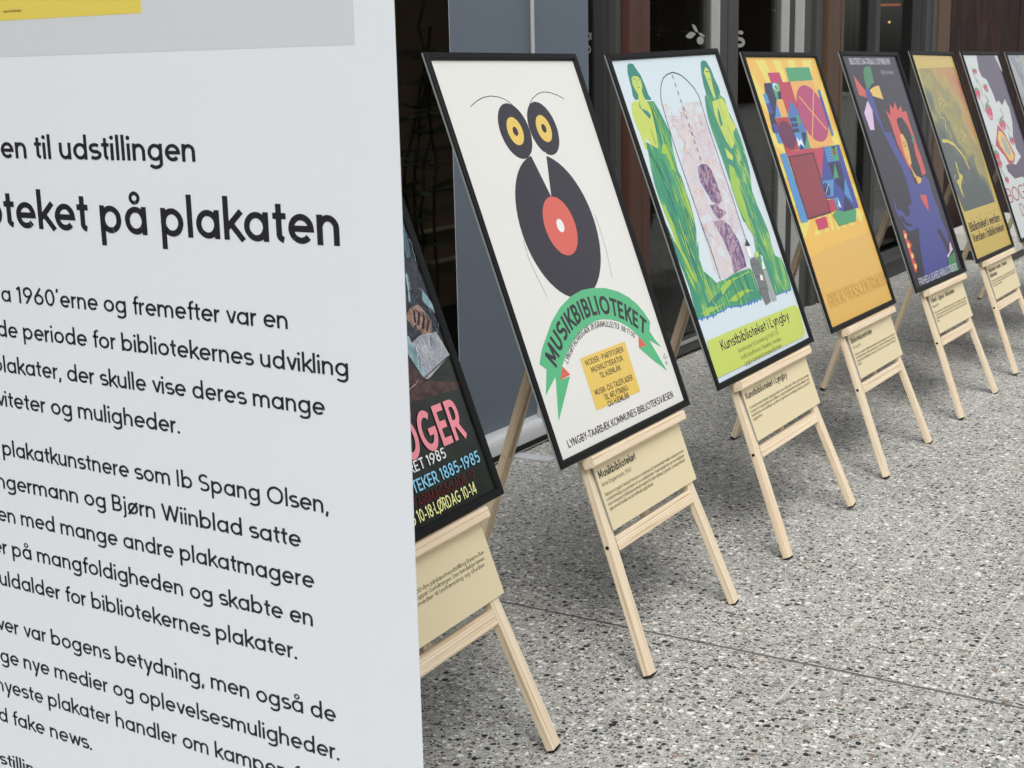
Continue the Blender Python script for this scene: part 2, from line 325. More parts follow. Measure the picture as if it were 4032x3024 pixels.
    if ch == '5': return [[(.76, C1), (.22, C1), (.16, .80)]+arc(.42, .46, .42-h, .46-h, 130, -145, 12)], .94
    if ch == '6': return [arc(.46, .46, .46-h, .46-h, 0, 360, 20), [(.66, CAP), (.12, .62)]], 1.0
    if ch == '7': return [[(.04, C1), (.80, C1), (.28, 0)]], .88
    if ch == '8': return [arc(.45, CAP*.745, .33-h*.4, CAP*.255-h*.6, 0, 360, 18), arc(.45, CAP*.27, .43-h, CAP*.27-h*.6, 0, 360, 18)], .98
    if ch == '9': return [arc(.46, CAP-.46, .46-h, .46-h, 0, 360, 20), [(.26, 0), (.80, CAP-.62)]], 1.0
    return [], .5
def glyph(ch, w):
    """centre-line strokes and advance width of one letter; x-height = 1"""
    h = w/2; B = .93; rx = B/2-h; ry = .5-h; cx = B/2; cy = .5
    bowl = arc(cx, cy, rx, ry, 0, 360, 24); lo, hi = h, 1-h; C0, C1 = h, CAP-h; M = CAP/2
    def stem(x, a=0, b=1.0): return [(x, a), (x, b)]
    def dot(x, y): return [(x-.001, y-h*1.05), (x+.001, y+h*1.05)], 
    nar = arc(.40, .56, .40-h, .44-h, 180, 0, 12)
    S = {}
    if ch == ' ': return [], .44
    if ch.isupper() or ch.isdigit():
        s, a = caps(ch, w); return s, a+.07
    if ch in 'aåbdpqg':
        s = [bowl]; a = B
        if ch in 'aåq': s.append(stem(B-h, DSC if ch == 'q' else 0))
        if ch == 'd': s.append(stem(B-h, 0, ASC))
        if ch == 'b': s.append(stem(h, 0, ASC))
        if ch == 'p': s.append(stem(h, DSC))
        if ch == 'g': s.append([(B-h, 1), (B-h, -.1)]+arc(cx, -.1, rx, .36-h, 0, -150, 12)[1:])
        if ch == 'å': s.append(['thin']+arc(cx, 1.31, .17, .17, 0, 360, 18))
        return s, B+.16
    if ch in 'oø':
        s = [bowl]
        if ch == 'ø': s.append([(.06, -.06), (B-.06, 1.06)])
        return s, B+.12
    if ch == 'c': return [arc(cx, cy, rx, ry, 48, 312, 18)], .86
    if ch == 'e': return [[(h, .5), (B-h, .5)]+arc(cx, cy, rx, ry, 0, 318, 22)[1:]], B+.11
    if ch == 'æ': return [bowl, stem(B-h), [(B-h, .5), (2*B-w-h, .5)]+arc(2*B-w-cx, cy, rx, ry, 0, 318, 22)[1:]], 2*B-w+.11
    if ch == 'f': return [[(.24, 0), (.24, 1.2)]+arc(.24+.27, 1.2, .27, .30-h, 180, 85, 8)[1:], [(.02, hi), (.52, hi)]], .56
    if ch == 'h': return [stem(h, 0, ASC), [(h, .5)]+nar+[(.8-h, 0)]], .96
    if ch == 'n': return [stem(h), [(h, .5)]+nar+[(.8-h, 0)]], .96
    if ch == 'm':
        n1 = arc(.38, .58, .38-h, .42-h, 180, 0, 10); d = .76-w
        return [stem(h), [(h, .5)]+n1+[(.76-h, 0)], [(.76-h, .5)]+[(x+d, y) for x, y in n1]+[(.76-h+d, 0)]], .76+d+.16
    if ch == 'r': return [stem(h), [(h, .5)]+arc(.42, .52, .42-h, .48-h, 180, 82, 8)], .56
    if ch == 'u': return [[(h, 1)]+arc(.40, .44, .40-h, .44-h, 180, 360, 12)+[(.8-h, 1)], stem(.8-h)], .96
    if ch == 'i': return [stem(h), ('dot', h, 1.32)], w+.15
    if ch == 'j': return [[(h+.02, 1), (h+.02, -.2)]+arc(h-.2, -.2, .22, .26-h, 0, -80, 6)[1:], ('dot', h+.02, 1.32)], w+.17
    if ch == 'l': return [stem(h, 0, ASC)], w+.15
    if ch == 'k': return [stem(h, 0, ASC), [(.70, 1), (h+.02, .40)], [(.27, .58), (.76, 0)]], .8
    if ch == 's': return [arc(.37, .745-h*.5, .30, .255-h*.5, 40, 270, 12)+arc(.37, .255+h*.5, .32, .255-h*.5, 90, -140, 12)[1:]], .82
    if ch == 't': return [[(.23, 1.30), (.23, .26)]+arc(.44, .28, .21, .28-h, 180, 262, 6)[1:], [(.0, hi), (.50, hi)]], .58
    if ch == 'v': return [[(h*.9, 1), (.40, h*.6), (.80-h*.9, 1)]], .82
    if ch == 'w': return [[(h*.9, 1), (.34, h*.6), (.60, .92), (.86, h*.6), (1.2-h*.9, 1)]], 1.22
    if ch == 'x': return [[(h, 1), (.74, 0)], [(.74, 1), (h, 0)]], .8
    if ch == 'y': return [[(h*.9, 1), (.42, .04)], [(.84-h*.9, 1), (.26, DSC)]], .86
    if ch == 'z': return [[(.04, hi), (.68, hi), (.06, lo), (.70, lo)]], .8
    if ch == '.': return [('dot', h*1.1, h*1.05)], w+.18
    if ch == ':': return [('dot', h*1.1, h*1.05), ('dot', h*1.1, .8)], w+.18
    if ch == ',': return [[(h*1.5, h*1.8), (h*.6, -.24)]], w+.2
    if ch == "'": return [[(h*1.4, ASC), (h*.8, ASC-.32)]], w+.16
    if ch == '-': return [[(.04, .5), (.48, .5)]], .56
    if ch == '·': return [('dot', .2, .62)], .42
    if ch == '(': return [arc(.55, .55, .45, .95, 120, 240, 10)], .42
    if ch == ')': return [arc(-.15, .55, .45, .95, 60, -60, 10)], .42
    return [], .5
def strip(pl, w, closed=False):
    """quads of width w along a polyline, mitred"""
    n = len(pl); L = []; R = []
    if n > 2 and math.dist(pl[0], pl[-1]) < 1e-6: closed = True
    for i, (x, y) in enumerate(pl):
        if closed:
            a = pl[i-1] if i > 0 else pl[-2]; b = pl[i+1] if i < n-1 else pl[1]
        else:
            a = pl[max(i-1, 0)]; b = pl[min(i+1, n-1)]
        def nd(p, q):
            dx, dy = q[0]-p[0], q[1]-p[1]; d = math.hypot(dx, dy) or 1; return (-dy/d, dx/d)
        n1 = nd(a, (x, y)) if (a != (x, y)) else nd((x, y), b); n2 = nd((x, y), b) if (b != (x, y)) else n1
        mx, my = n1[0]+n2[0], n1[1]+n2[1]; d = math.hypot(mx, my)
        if d < 1e-3: mx, my, d = n2[0], n2[1], 1
        mx /= d; my /= d; c = max(mx*n2[0]+my*n2[1], .45); k = w/2/c
        L.append((x+mx*k, y+my*k)); R.append((x-mx*k, y-my*k))
    return L, R
def text_width(s, w): 
    return sum(glyph(c, w)[1] for c in s)
def text_polys(s, w):
    """polygons (lists of xy) of a line of text, x-height 1, starting at x=0"""
    out = []; x0 = 0
    for c in s:
        st, adv = glyph(c, w)
        for p in st:
            if p[0] == 'dot':
                out.append([(x0+a, b) for a, b in arc(p[1], p[2], w*.62, w*.62, 0, 345, 14)])
            else:
                ww = w
                if p[0] == 'thin': p = p[1:]; ww = w*.62
                runs = [[p[0]]]          # sharp corners start a new stroke so that both arms keep their full weight
                for i in range(1, len(p)):
                    runs[-1].append(p[i])
                    if i < len(p)-1:
                        ax, ay, bx, by = p[i][0]-p[i-1][0], p[i][1]-p[i-1][1], p[i+1][0]-p[i][0], p[i+1][1]-p[i][1]
                        if ax*bx+ay*by < -.15*math.hypot(ax, ay)*math.hypot(bx, by): runs.append([p[i]])
                for r in runs:
                    L, R = strip(r, ww)
                    for i in range(len(L)-1):
                        out.append([(x0+q[0], q[1]) for q in (R[i], R[i+1], L[i+1], L[i])])
        x0 += adv
    return out, x0
# poster drawings in millimetres: p polygon, e ellipse, l line, t text
ART = {
2: [
["e","ink",-61.9,697.0,62.2,62.2],
["e","gold",-61.9,697.0,31.4,31.4],
["e","ink",-61.4,696.6,10.3,10.3],
["e","ink",62.2,698.0,61.6,61.6],
["e","gold",64.2,697.6,31.2,31.2],
["e","ink",64.4,698.0,10.1,10.1],
["e","ink",-7.3,479.0,162.8,162.8],
["e","red",-3.6,479.0,66.7,66.7],
["e","white",-3.2,479.7,15.2,15.2],
["p","paper",[[-31.7,644.2],[38.1,644.7],[-1.7,545.2]]],
["l","ink",1.6,[[-207.9,755.7],[-177.2,766.9],[-147.2,773.9],[-115.9,776.5],[-87.2,774.0],[-63.2,768.4],[-44.4,759.5],[-25.9,744.0],[-14.3,728.5]]],
["l","ink",1.6,[[34.3,753.3],[56.8,767.0],[85.6,777.2],[114.5,781.3],[143.9,779.5],[174.4,772.8],[201.9,763.2]]],
["l","ink",1.0,[[-174.1,466.3],[-177.9,428.3],[-170.2,392.7],[-154.1,338.6]]],
["l","ink",1.0,[[167.9,489.9],[168.6,451.1],[165.5,401.4],[150.6,338.4]]],
["p","green",[[-268.5,212.9],[-241.6,239.5],[-171.6,285.5],[-117.3,310.2],[-60.4,325.8],[-4.3,332.5],[47.4,330.4],[104.2,322.2],[157.5,306.5],[197.6,287.7],[228.1,266.3],[251.0,239.9],[263.7,216.8],[246.0,196.6],[260.2,173.3],[278.7,151.8],[230.1,177.5],[249.1,137.1],[269.1,95.5],[220.6,128.9],[169.2,169.7],[184.8,194.3],[165.5,212.1],[146.6,225.5],[116.8,240.5],[84.4,251.0],[49.9,257.7],[20.4,259.6],[-19.1,257.4],[-60.7,250.8],[-95.6,240.0],[-127.3,227.0],[-157.3,211.6],[-185.0,192.9],[-208.8,167.3],[-167.3,167.8],[-217.3,129.3],[-267.5,91.0],[-245.1,134.9],[-223.1,178.3],[-255.0,163.0],[-283.6,149.1],[-265.1,174.7],[-248.4,198.5]]],
["p","red",[[-185.0,192.9],[-164.1,170.6],[-210.0,167.5]]],
["p","red",[[183.3,194.6],[208.5,168.6],[169.2,169.7]]],
["p","gold",[[-104.4,194.8],[111.6,195.2],[108.6,78.1],[-106.5,79.2]]],
["t","ink","NODER · PARTITURER",-89.3,174.7,182.9,12.2,0.21],
["t","ink","MUSIKLITTERATUR",-74.8,156.6,153.0,12.2,0.21],
["t","ink","TIL HJEMLÅN",-46.1,138.8,100.3,12.2,0.21],
["t","ink","MUSIK- OG TALEPLADER",-90.5,108.5,183.6,12.8,0.21],
["t","ink","TIL AFLYTNING",-58.1,91.0,116.2,12.8,0.21],
["t","ink","OG HJEMLÅN",-52.8,75.1,103.4,12.8,0.21],
["t","ink","LYNGBY-TAARBÆK KOMMUNES BIBLIOTEKSVÆSEN",-262.1,33.1,520.9,15.7,0.18],
["l","ink",0.9,[[268.2,125.4],[282.1,135.9],[283.6,131.1],[272.6,123.1],[283.5,126.5],[282.9,123.5],[291.7,126.6]]],
["l","ink",0.8,[[278.0,117.5],[270.8,114.2],[274.9,110.4],[283.2,113.9],[278.0,117.5],[282.8,109.0]]],
],
3: [
["p","f_robe",[[-185.5,744.1],[-148.2,742.5],[-134.3,717.4],[-123.3,682.7],[-114.4,654.7],[-121.5,634.8],[-131.0,611.6],[-135.9,584.5],[-140.8,557.5],[-133.1,532.4],[-135.8,497.9],[-133.8,469.7],[-137.7,438.6],[-148.6,397.8],[-177.8,353.1],[-158.3,370.4],[-183.3,325.6],[-183.9,291.8],[-154.0,270.7],[-136.6,252.4],[-68.8,253.5],[-20.4,259.1],[78.9,258.1],[90.5,248.9],[92.0,208.3],[93.6,167.5],[63.2,171.2],[-33.4,171.7],[-113.8,182.5],[-202.7,177.7],[-296.8,183.1],[-295.9,203.8],[-292.0,232.8],[-286.7,261.5],[-290.2,310.0],[-300.3,370.1],[-296.2,436.3],[-278.2,368.8],[-277.5,409.5],[-285.1,458.3],[-288.6,492.6],[-287.7,532.8],[-278.1,575.3],[-265.4,617.3],[-263.7,643.7],[-231.5,630.9]]],
["p","lime",[[-269.1,741.1],[-247.6,747.9],[-218.4,746.1],[-181.1,740.5],[-177.0,716.9],[-183.1,683.8],[-192.5,651.0],[-208.8,620.4],[-234.8,631.2],[-253.9,652.8],[-267.5,619.2],[-276.1,628.2],[-275.1,661.2],[-280.9,691.2],[-282.7,714.2]]],
["p","teal",[[-224.5,839.6],[-212.7,845.0],[-190.9,842.6],[-182.0,826.5],[-171.1,812.9],[-164.9,782.8],[-164.1,759.5],[-155.5,749.0],[-163.7,745.4],[-186.5,747.5],[-215.0,750.8],[-242.6,750.2],[-248.4,761.0],[-241.5,780.2],[-238.9,802.9],[-234.7,822.2]]],
["p","lime",[[-224.0,807.1],[-209.1,811.9],[-190.4,809.8],[-179.0,801.7],[-181.5,783.7],[-192.6,771.0],[-192.7,761.1],[-188.8,744.3],[-206.8,735.5],[-227.2,743.3],[-217.9,764.2],[-224.4,776.0],[-228.6,791.0]]],
["p","teal",[[-224.9,746.5],[-225.3,726.8],[-197.0,718.2],[-187.2,707.6],[-198.4,696.7],[-219.0,716.4],[-232.8,730.5]]],
["l","teal",2.2,[[-217.1,803.5],[-203.0,804.4]]],
["l","teal",2.2,[[-193.4,800.7],[-184.1,800.3]]],
["l","teal",2,[[-209.0,782.4],[-195.9,781.8]]],
["l","teal",1.2,[[-200.0,801.0],[-209.1,790.0],[-203.2,788.7]]],
["p","limed",[[-173.8,632.5],[-151.4,623.7],[-151.8,593.0],[-155.8,552.1],[-168.1,560.3],[-174.3,602.0],[-198.8,607.7]]],
["p","limed",[[-143.4,533.5],[-139.3,498.3],[-139.9,445.9],[-149.6,412.1],[-155.0,440.9],[-153.2,489.5]]],
["p","limed",[[-290.9,489.5],[-282.9,461.4],[-277.5,409.5],[-278.2,368.8],[-258.5,365.7],[-255.4,420.1],[-269.7,469.9]]],
["p","limed",[[-266.8,426.8],[-262.9,389.8],[-252.3,340.5],[-243.5,309.4],[-241.9,268.2],[-253.4,285.2],[-266.5,331.8],[-279.2,388.6]]],
["p","limed",[[-236.4,308.2],[-227.3,288.0],[-234.8,266.9],[-246.4,283.9]]],
["p","teal",[[-231.2,206.1],[-160.3,223.0],[-95.1,230.3],[-64.3,224.7],[-143.1,212.1],[-195.1,199.1]]],
["p","limed",[[-125.3,235.8],[-64.2,248.0],[6.5,247.4],[64.4,251.3],[71.2,248.2],[-33.1,242.5],[-87.4,228.9],[-123.0,216.1]]],
["p","limed",[[-103.0,196.8],[-41.1,208.6],[22.5,208.8],[60.4,197.9],[6.4,199.9],[-56.8,188.0]]],
["p","limed",[[-274.2,192.0],[-219.3,200.0],[-173.1,194.8],[-120.7,196.3],[-158.3,192.0],[-229.2,186.8]]],
["p","blue",[[-295.4,185.0],[-287.6,184.6],[-279.8,184.1],[-272.0,183.7],[-264.1,183.3],[-256.2,182.8],[-248.3,182.4],[-240.3,181.9],[-232.4,181.5],[-224.3,181.0],[-216.3,180.6],[-208.2,180.1],[-200.1,179.8],[-192.1,180.2],[-184.1,180.6],[-176.1,181.1],[-168.0,181.5],[-159.9,182.0],[-151.8,182.4],[-143.6,182.9],[-135.4,183.3],[-127.2,183.8],[-118.9,184.2],[-110.7,184.4],[-102.4,183.2],[-94.0,182.1],[-85.7,181.0],[-77.3,179.9],[-68.8,178.7],[-60.4,177.6],[-51.9,176.4],[-43.3,175.3],[-34.8,174.1],[-26.1,173.7],[-17.3,173.7],[-8.5,173.6],[0.4,173.6],[9.3,173.6],[18.2,173.5],[27.2,173.5],[36.2,173.5],[45.2,173.4],[54.3,173.4],[63.3,173.0],[72.3,171.9],[81.4,170.8],[90.5,169.7],[86.2,165.3],[77.4,166.2],[69.0,169.6],[56.0,162.4],[50.2,169.1],[40.5,162.8],[30.9,171.3],[19.8,161.7],[17.3,168.6],[-0.8,164.8],[-4.1,170.8],[-14.9,167.7],[-18.3,169.8],[-32.9,168.9],[-34.0,171.4],[-50.6,167.5],[-55.7,172.8],[-63.9,171.7],[-71.3,176.3],[-78.0,174.2],[-88.0,178.2],[-101.3,174.6],[-107.8,180.3],[-111.6,180.2],[-123.0,181.9],[-131.8,176.8],[-137.6,180.3],[-149.0,172.2],[-151.9,178.6],[-164.0,176.1],[-168.5,177.0],[-179.3,177.1],[-185.9,178.3],[-198.0,171.4],[-199.5,177.2],[-214.4,169.7],[-219.9,177.4],[-226.2,175.8],[-233.3,177.3],[-249.9,171.6],[-251.8,180.6],[-260.1,177.3],[-264.4,180.5],[-276.7,173.7],[-284.3,181.8],[-291.5,180.2],[-298.4,183.2]]],
["p","f_mosaic",[[-109.4,730.0],[-80.0,732.6],[-61.9,722.2],[-62.7,705.8],[-46.2,702.9],[-7.8,719.4],[23.7,731.4],[59.5,727.4],[118.6,727.4],[111.3,668.8],[111.6,625.5],[111.9,560.1],[112.2,516.2],[115.0,464.2],[112.8,393.9],[111.9,330.2],[101.1,347.1],[101.2,311.2],[78.9,258.1],[-20.4,259.1],[-68.8,253.5],[-108.0,258.8],[-131.1,273.2],[-121.9,319.4],[-115.2,356.3],[-112.2,410.6],[-115.1,343.3],[-116.0,400.2],[-114.1,460.2],[-115.7,530.5],[-117.2,610.3],[-114.0,685.4]]],
["p","f_purple",[[-22.7,555.7],[2.7,560.2],[31.0,555.5],[46.0,537.8],[48.5,519.5],[52.3,497.3],[52.4,453.5],[16.0,443.5],[-13.5,458.1],[-25.7,484.7],[-42.4,515.2],[-34.8,539.2]]],
["p","f_purple",[[-45.5,404.6],[11.0,404.1],[51.2,380.1],[53.8,339.0],[49.3,374.3],[68.3,340.1],[71.1,296.1],[65.7,265.1],[-20.4,259.1],[-10.5,301.3],[-19.5,353.3],[-42.6,402.8]]],
["p","f_purple",[[11.1,447.8],[18.5,435.9],[55.0,418.3],[19.7,410.2],[-2.4,405.9],[-18.6,419.0],[-31.9,449.6]]],
["l","pk1",1.84,[[-97.5,659.5],[-97.7,666.7],[-93.1,672.3],[-86.4,669.7],[-79.2,670.1]]],
["l","pk1",0.93,[[-33.8,544.5],[-34.6,550.3],[-29.1,552.1],[-24.6,555.9],[-19.4,553.4]]],
["l","pk1",1.26,[[4.1,703.4],[8.6,708.5],[10.7,714.9],[8.5,721.3]]],
["l","pk2",1.03,[[37.9,618.1],[33.1,626.7],[23.4,628.9],[15.4,634.8],[11.3,625.8]]],
["l","pk3",1.79,[[-48.0,599.2],[-55.2,603.7],[-63.3,601.1],[-71.7,601.6],[-78.7,596.8]]],
["l","pk2",0.99,[[-4.9,535.7],[-9.4,535.7],[-13.8,535.4],[-13.3,531.0],[-14.9,526.8]]],
["l","pk3",1.58,[[34.6,305.2],[37.9,309.3],[39.0,314.4],[43.3,317.4],[47.9,319.9]]],
["l","pk2",1.38,[[-89.0,362.2],[-92.3,359.4],[-93.2,355.2],[-88.9,355.8],[-85.7,353.0]]],
["l","pk1",1.35,[[-63.9,516.0],[-72.8,511.7],[-68.3,502.8],[-63.2,494.3],[-53.5,492.0]]],
["l","pk3",1.53,[[11.2,349.2],[16.0,343.7],[14.9,336.6],[14.5,329.3],[9.8,323.8]]],
["l","pk1",0.99,[[69.8,557.9],[77.1,559.7],[84.0,562.8],[89.4,568.0],[94.0,562.1]]],
["l","pk2",1.58,[[57.6,373.1],[58.6,377.9],[62.1,381.3],[66.9,382.1],[70.8,385.1]]],
["l","pk1",1.91,[[-57.6,590.1],[-56.1,597.2],[-58.8,603.9],[-64.5,608.3],[-64.5,615.5]]],
["l","pk3",1.13,[[-74.8,443.9],[-78.4,446.5],[-82.6,445.2],[-87.1,444.9],[-89.9,448.4]]],
["l","pk2",0.97,[[30.8,442.7],[30.6,435.0],[26.3,428.6],[30.4,422.2],[37.8,420.0]]],
["l","pk1",1.52,[[-112.0,692.9],[-108.6,697.9],[-108.8,703.9]]],
["l","pk1",1.12,[[-76.8,685.1],[-83.1,688.0],[-89.5,685.0],[-92.1,691.4],[-96.2,697.1]]],
["l","pk2",0.92,[[37.2,460.9],[36.5,466.3],[31.5,468.2],[26.6,465.9],[21.3,465.1]]],
["l","pk2",1.86,[[-80.9,410.5],[-88.7,404.0],[-95.2,396.2],[-105.3,395.6],[-114.7,391.9]]],
["l","pk2",1.7,[[78.1,509.5],[82.3,501.8],[83.8,493.1],[84.8,484.3],[89.6,476.9]]],
["l","pk1",1.51,[[18.8,656.5],[12.5,658.0],[7.4,661.9],[0.9,662.0],[-3.4,657.3]]],
["l","pk3",0.98,[[61.2,407.2],[66.2,411.6],[67.9,405.2],[73.4,408.9],[77.6,414.1]]],
["l","pk1",1.77,[[6.3,524.7],[-2.4,529.4],[-7.7,537.8],[-16.7,541.9],[-23.1,549.5]]],
["l","pk1",1.37,[[-108.2,308.6],[-104.1,317.2],[-106.1,326.5],[-109.5,335.4]]],
["l","pk3",1.23,[[38.9,329.7],[32.4,337.2],[33.3,347.2],[30.4,356.7],[37.3,363.9]]],
["l","pk1",1.86,[[-79.3,405.6],[-87.3,400.0],[-93.4,392.4],[-100.5,385.7],[-110.2,385.9]]],
["l","pk3",1.0,[[40.7,570.6],[42.3,576.2],[47.3,579.1],[52.7,581.1],[58.2,583.1]]],
["l","pk1",1.25,[[12.3,415.9],[14.7,410.8],[18.3,406.5],[21.7,402.0],[27.0,400.3]]],
["l","pk1",0.92,[[4.8,530.9],[12.5,531.7],[20.3,532.6],[27.8,534.8],[35.2,537.2]]],
["l","pk1",1.93,[[-41.4,478.1],[-39.3,487.2],[-47.4,492.0],[-56.0,488.2],[-65.3,489.2]]],
["l","pk1",1.72,[[74.0,406.7],[77.5,410.2],[79.1,405.6],[79.8,400.7],[78.0,396.2]]],
["l","pk1",1.65,[[73.9,552.2],[67.0,547.7],[66.3,555.9],[71.1,562.6],[71.2,570.9]]],
["l","pk3",1.78,[[35.6,374.5],[31.0,375.0],[30.7,370.4],[28.8,366.2],[24.1,366.0]]],
["l","pk1",1.17,[[-88.3,486.2],[-79.9,489.3],[-87.6,493.8],[-87.9,502.7],[-96.7,504.1]]],
["l","pk3",1.88,[[75.9,444.1],[81.1,448.1],[87.7,449.2],[94.1,447.4],[98.5,452.3]]],
["l","pk2",1.92,[[28.5,361.6],[29.0,367.7],[34.0,371.2],[34.5,365.1],[33.8,359.1]]],
["l","pk2",1.79,[[-76.3,695.0],[-67.6,696.3],[-59.5,693.1],[-55.3,685.3],[-63.2,681.4]]],
["l","pk2",1.35,[[-38.3,589.5],[-45.5,594.3],[-41.3,601.9],[-32.7,602.4],[-35.5,610.5]]],
["l","pk1",1.91,[[28.0,437.5],[20.3,444.2],[21.3,454.3],[26.0,463.3],[31.3,472.0]]],
["l","pk3",1.32,[[-96.4,625.2],[-103.3,629.9],[-102.1,638.2],[-94.8,634.0],[-86.5,635.5]]],
["l","pk2",1.16,[[96.1,463.4],[101.2,465.7],[106.4,464.0],[107.7,458.6],[111.3,454.4]]],
["l","pk2",1.23,[[-83.7,463.7],[-91.4,462.4],[-98.8,459.8],[-105.1,455.0],[-112.9,454.1]]],
["l","pk1",1.5,[[58.0,652.3],[63.5,644.7],[72.3,641.6],[81.7,642.4],[88.0,649.2]]],
["l","pk1",0.98,[[-35.4,389.6],[-40.3,388.6],[-41.9,384.0],[-43.6,379.3],[-48.6,379.0]]],
["l","pk3",1.26,[[-37.8,639.4],[-29.4,636.8],[-20.9,638.7],[-12.1,638.8],[-4.1,642.5]]],
["l","pk1",1.94,[[51.5,527.3],[45.9,523.8],[48.0,517.6],[43.8,522.6],[46.0,528.8]]],
["l","pk2",1.45,[[-15.8,653.4],[-6.2,650.3],[2.7,655.2],[12.3,658.4],[19.0,665.9]]],
["l","pk1",1.57,[[38.3,531.1],[31.3,534.8],[24.9,539.5],[19.1,534.1],[12.3,530.0]]],
["l","pk1",1.27,[[30.9,555.2],[38.9,555.0],[45.1,560.0],[40.8,566.7],[41.1,574.7]]],
["l","pk1",1.68,[[-65.0,592.7],[-69.6,595.2],[-70.9,600.1],[-74.5,603.8],[-73.9,608.9]]],
["l","pk2",1.12,[[-25.6,423.7],[-24.0,430.8],[-21.4,437.6],[-27.3,441.8],[-30.7,448.2]]],
["l","pk1",1.21,[[-79.2,678.0],[-78.0,687.1],[-80.1,696.1],[-74.6,703.5],[-68.2,710.1]]],
["l","pk2",1.91,[[7.8,424.0],[8.8,430.5],[14.6,433.8],[21.1,432.5],[27.7,431.7]]],
["l","pk1",0.98,[[45.4,657.8],[41.7,650.7],[40.9,642.8],[37.1,635.8],[40.1,628.4]]],
["l","pk1",1.84,[[51.8,670.8],[61.6,670.7],[69.8,665.4],[77.1,671.9],[69.3,677.8]]],
["l","pk1",1.9,[[-21.1,401.9],[-18.0,406.4],[-16.2,411.6],[-13.7,416.5],[-9.8,420.4]]],
["l","pk1",1.0,[[39.5,490.4],[47.6,485.4],[54.2,478.5],[49.6,470.1],[49.4,460.6]]],
["l","pk2",1.25,[[-31.3,490.7],[-27.9,495.2],[-26.5,500.6],[-27.5,506.2],[-23.7,510.3]]],
["l","pk1",1.32,[[17.1,689.2],[14.2,697.7],[11.4,706.3],[4.8,712.4],[3.1,721.3]]],
["l","pk1",0.98,[[88.6,616.9],[84.3,616.9],[84.7,612.5],[88.1,609.9],[92.1,611.6]]],
["l","pk1",0.93,[[31.7,398.9],[24.4,399.1],[17.0,398.6],[16.7,391.3],[24.0,390.7]]],
["l","pk1",1.16,[[28.1,610.2],[35.2,614.4],[38.9,607.1],[34.9,599.9],[37.4,592.1]]],
["l","pk1",1.65,[[15.7,631.0],[11.3,638.2],[3.0,639.5],[4.2,647.8],[11.9,644.6]]],
["l","pk1",1.86,[[2.8,694.2],[-3.1,699.4],[-10.3,702.5],[-18.2,703.0],[-26.0,704.0]]],
["l","pk1",1.37,[[82.3,661.8],[78.2,669.9],[73.1,677.4],[75.4,686.2],[76.3,695.2]]],
["l","pk1",1.8,[[-99.1,442.8],[-96.0,446.0],[-93.7,442.2],[-93.0,437.9],[-92.6,433.5]]],
["l","pk2",1.43,[[52.5,378.2],[56.8,385.3],[58.7,393.4],[50.9,396.2],[44.2,391.4]]],
["l","pk1",1.84,[[-33.4,682.6],[-27.2,689.3],[-21.4,696.3],[-12.7,693.8],[-4.5,689.9]]],
["l","pk2",1.34,[[76.6,393.1],[72.3,399.1],[65.1,400.7],[58.5,397.4],[54.2,391.4]]],
["l","pk1",1.37,[[-51.5,384.1],[-51.1,388.4],[-47.2,390.0],[-44.7,393.6],[-44.4,397.8]]],
["l","pk1",1.45,[[-61.3,471.1],[-54.8,471.7],[-52.6,477.8],[-52.1,484.3],[-50.2,490.5]]],
["l","pk1",0.93,[[64.7,590.3],[65.6,600.1],[73.7,605.7],[83.5,606.1],[91.2,599.9]]],
["l","pk2",1.65,[[-68.6,359.4],[-71.7,367.7],[-77.3,374.5],[-85.7,372.0],[-94.4,373.6]]],
["l","pk3",0.92,[[-80.1,285.5],[-70.9,283.8],[-64.0,277.5],[-56.1,272.5],[-52.6,263.9]]],
["l","pk2",1.47,[[-39.2,659.6],[-36.1,668.6],[-27.8,673.4],[-22.4,665.5],[-26.5,656.9]]],
["l","pk3",0.91,[[55.4,622.6],[50.1,627.7],[51.0,634.9],[51.4,642.2],[44.7,645.2]]],
["l","pk2",1.38,[[-52.3,625.6],[-49.3,620.4],[-55.1,621.6],[-52.5,626.9],[-56.3,631.5]]],
["l","pk3",1.67,[[-98.4,466.3],[-108.2,468.5],[-113.7,460.1]]],
["l","pk3",1.18,[[10.2,430.0],[15.4,422.0],[24.7,424.2],[32.0,418.0],[24.9,411.6]]],
["l","pk1",0.92,[[-63.2,627.9],[-54.5,626.4],[-54.0,617.6],[-62.2,614.4],[-63.4,605.7]]],
["l","pk2",1.36,[[-88.1,378.2],[-93.2,381.3],[-93.6,387.3],[-97.8,391.5],[-101.9,395.8]]],
["l","pu1",2.66,[[-27.4,493.8],[-24.0,499.4],[-19.2,503.9],[-14.6,499.2],[-8.2,497.7]]],
["l","pu2",2.54,[[-25.9,503.0],[-30.1,507.9],[-30.5,514.3],[-30.7,520.7],[-34.0,526.1]]],
["l","pu2",1.86,[[25.4,497.3],[19.1,501.2],[19.7,508.6],[19.9,516.0],[25.9,520.3]]],
["l","pu2",1.8,[[26.4,508.6],[20.0,511.2],[16.3,517.2],[19.2,523.5],[19.7,530.4]]],
["l","pu1",2.53,[[5.4,503.9],[10.3,510.4],[17.2,514.7],[24.9,517.4],[32.0,521.3]]],
["l","pu1",2.77,[[-32.3,510.5],[-30.7,514.8],[-26.9,517.3],[-22.5,518.1],[-19.6,521.6]]],
["l","pu2",1.71,[[29.6,450.1],[26.8,455.9],[24.1,461.7],[20.7,467.1],[16.7,472.0]]],
["l","pu2",2.77,[[34.7,461.8],[32.5,466.7],[31.1,471.9],[32.2,477.1],[27.2,478.9]]],
["l","pu2",2.65,[[17.1,530.8],[16.0,536.6],[17.4,542.4],[18.6,548.2],[23.1,552.2]]],
["l","pk2",2.52,[[24.5,498.7],[23.4,504.2],[23.7,509.8],[25.9,514.9],[25.7,520.5]]],
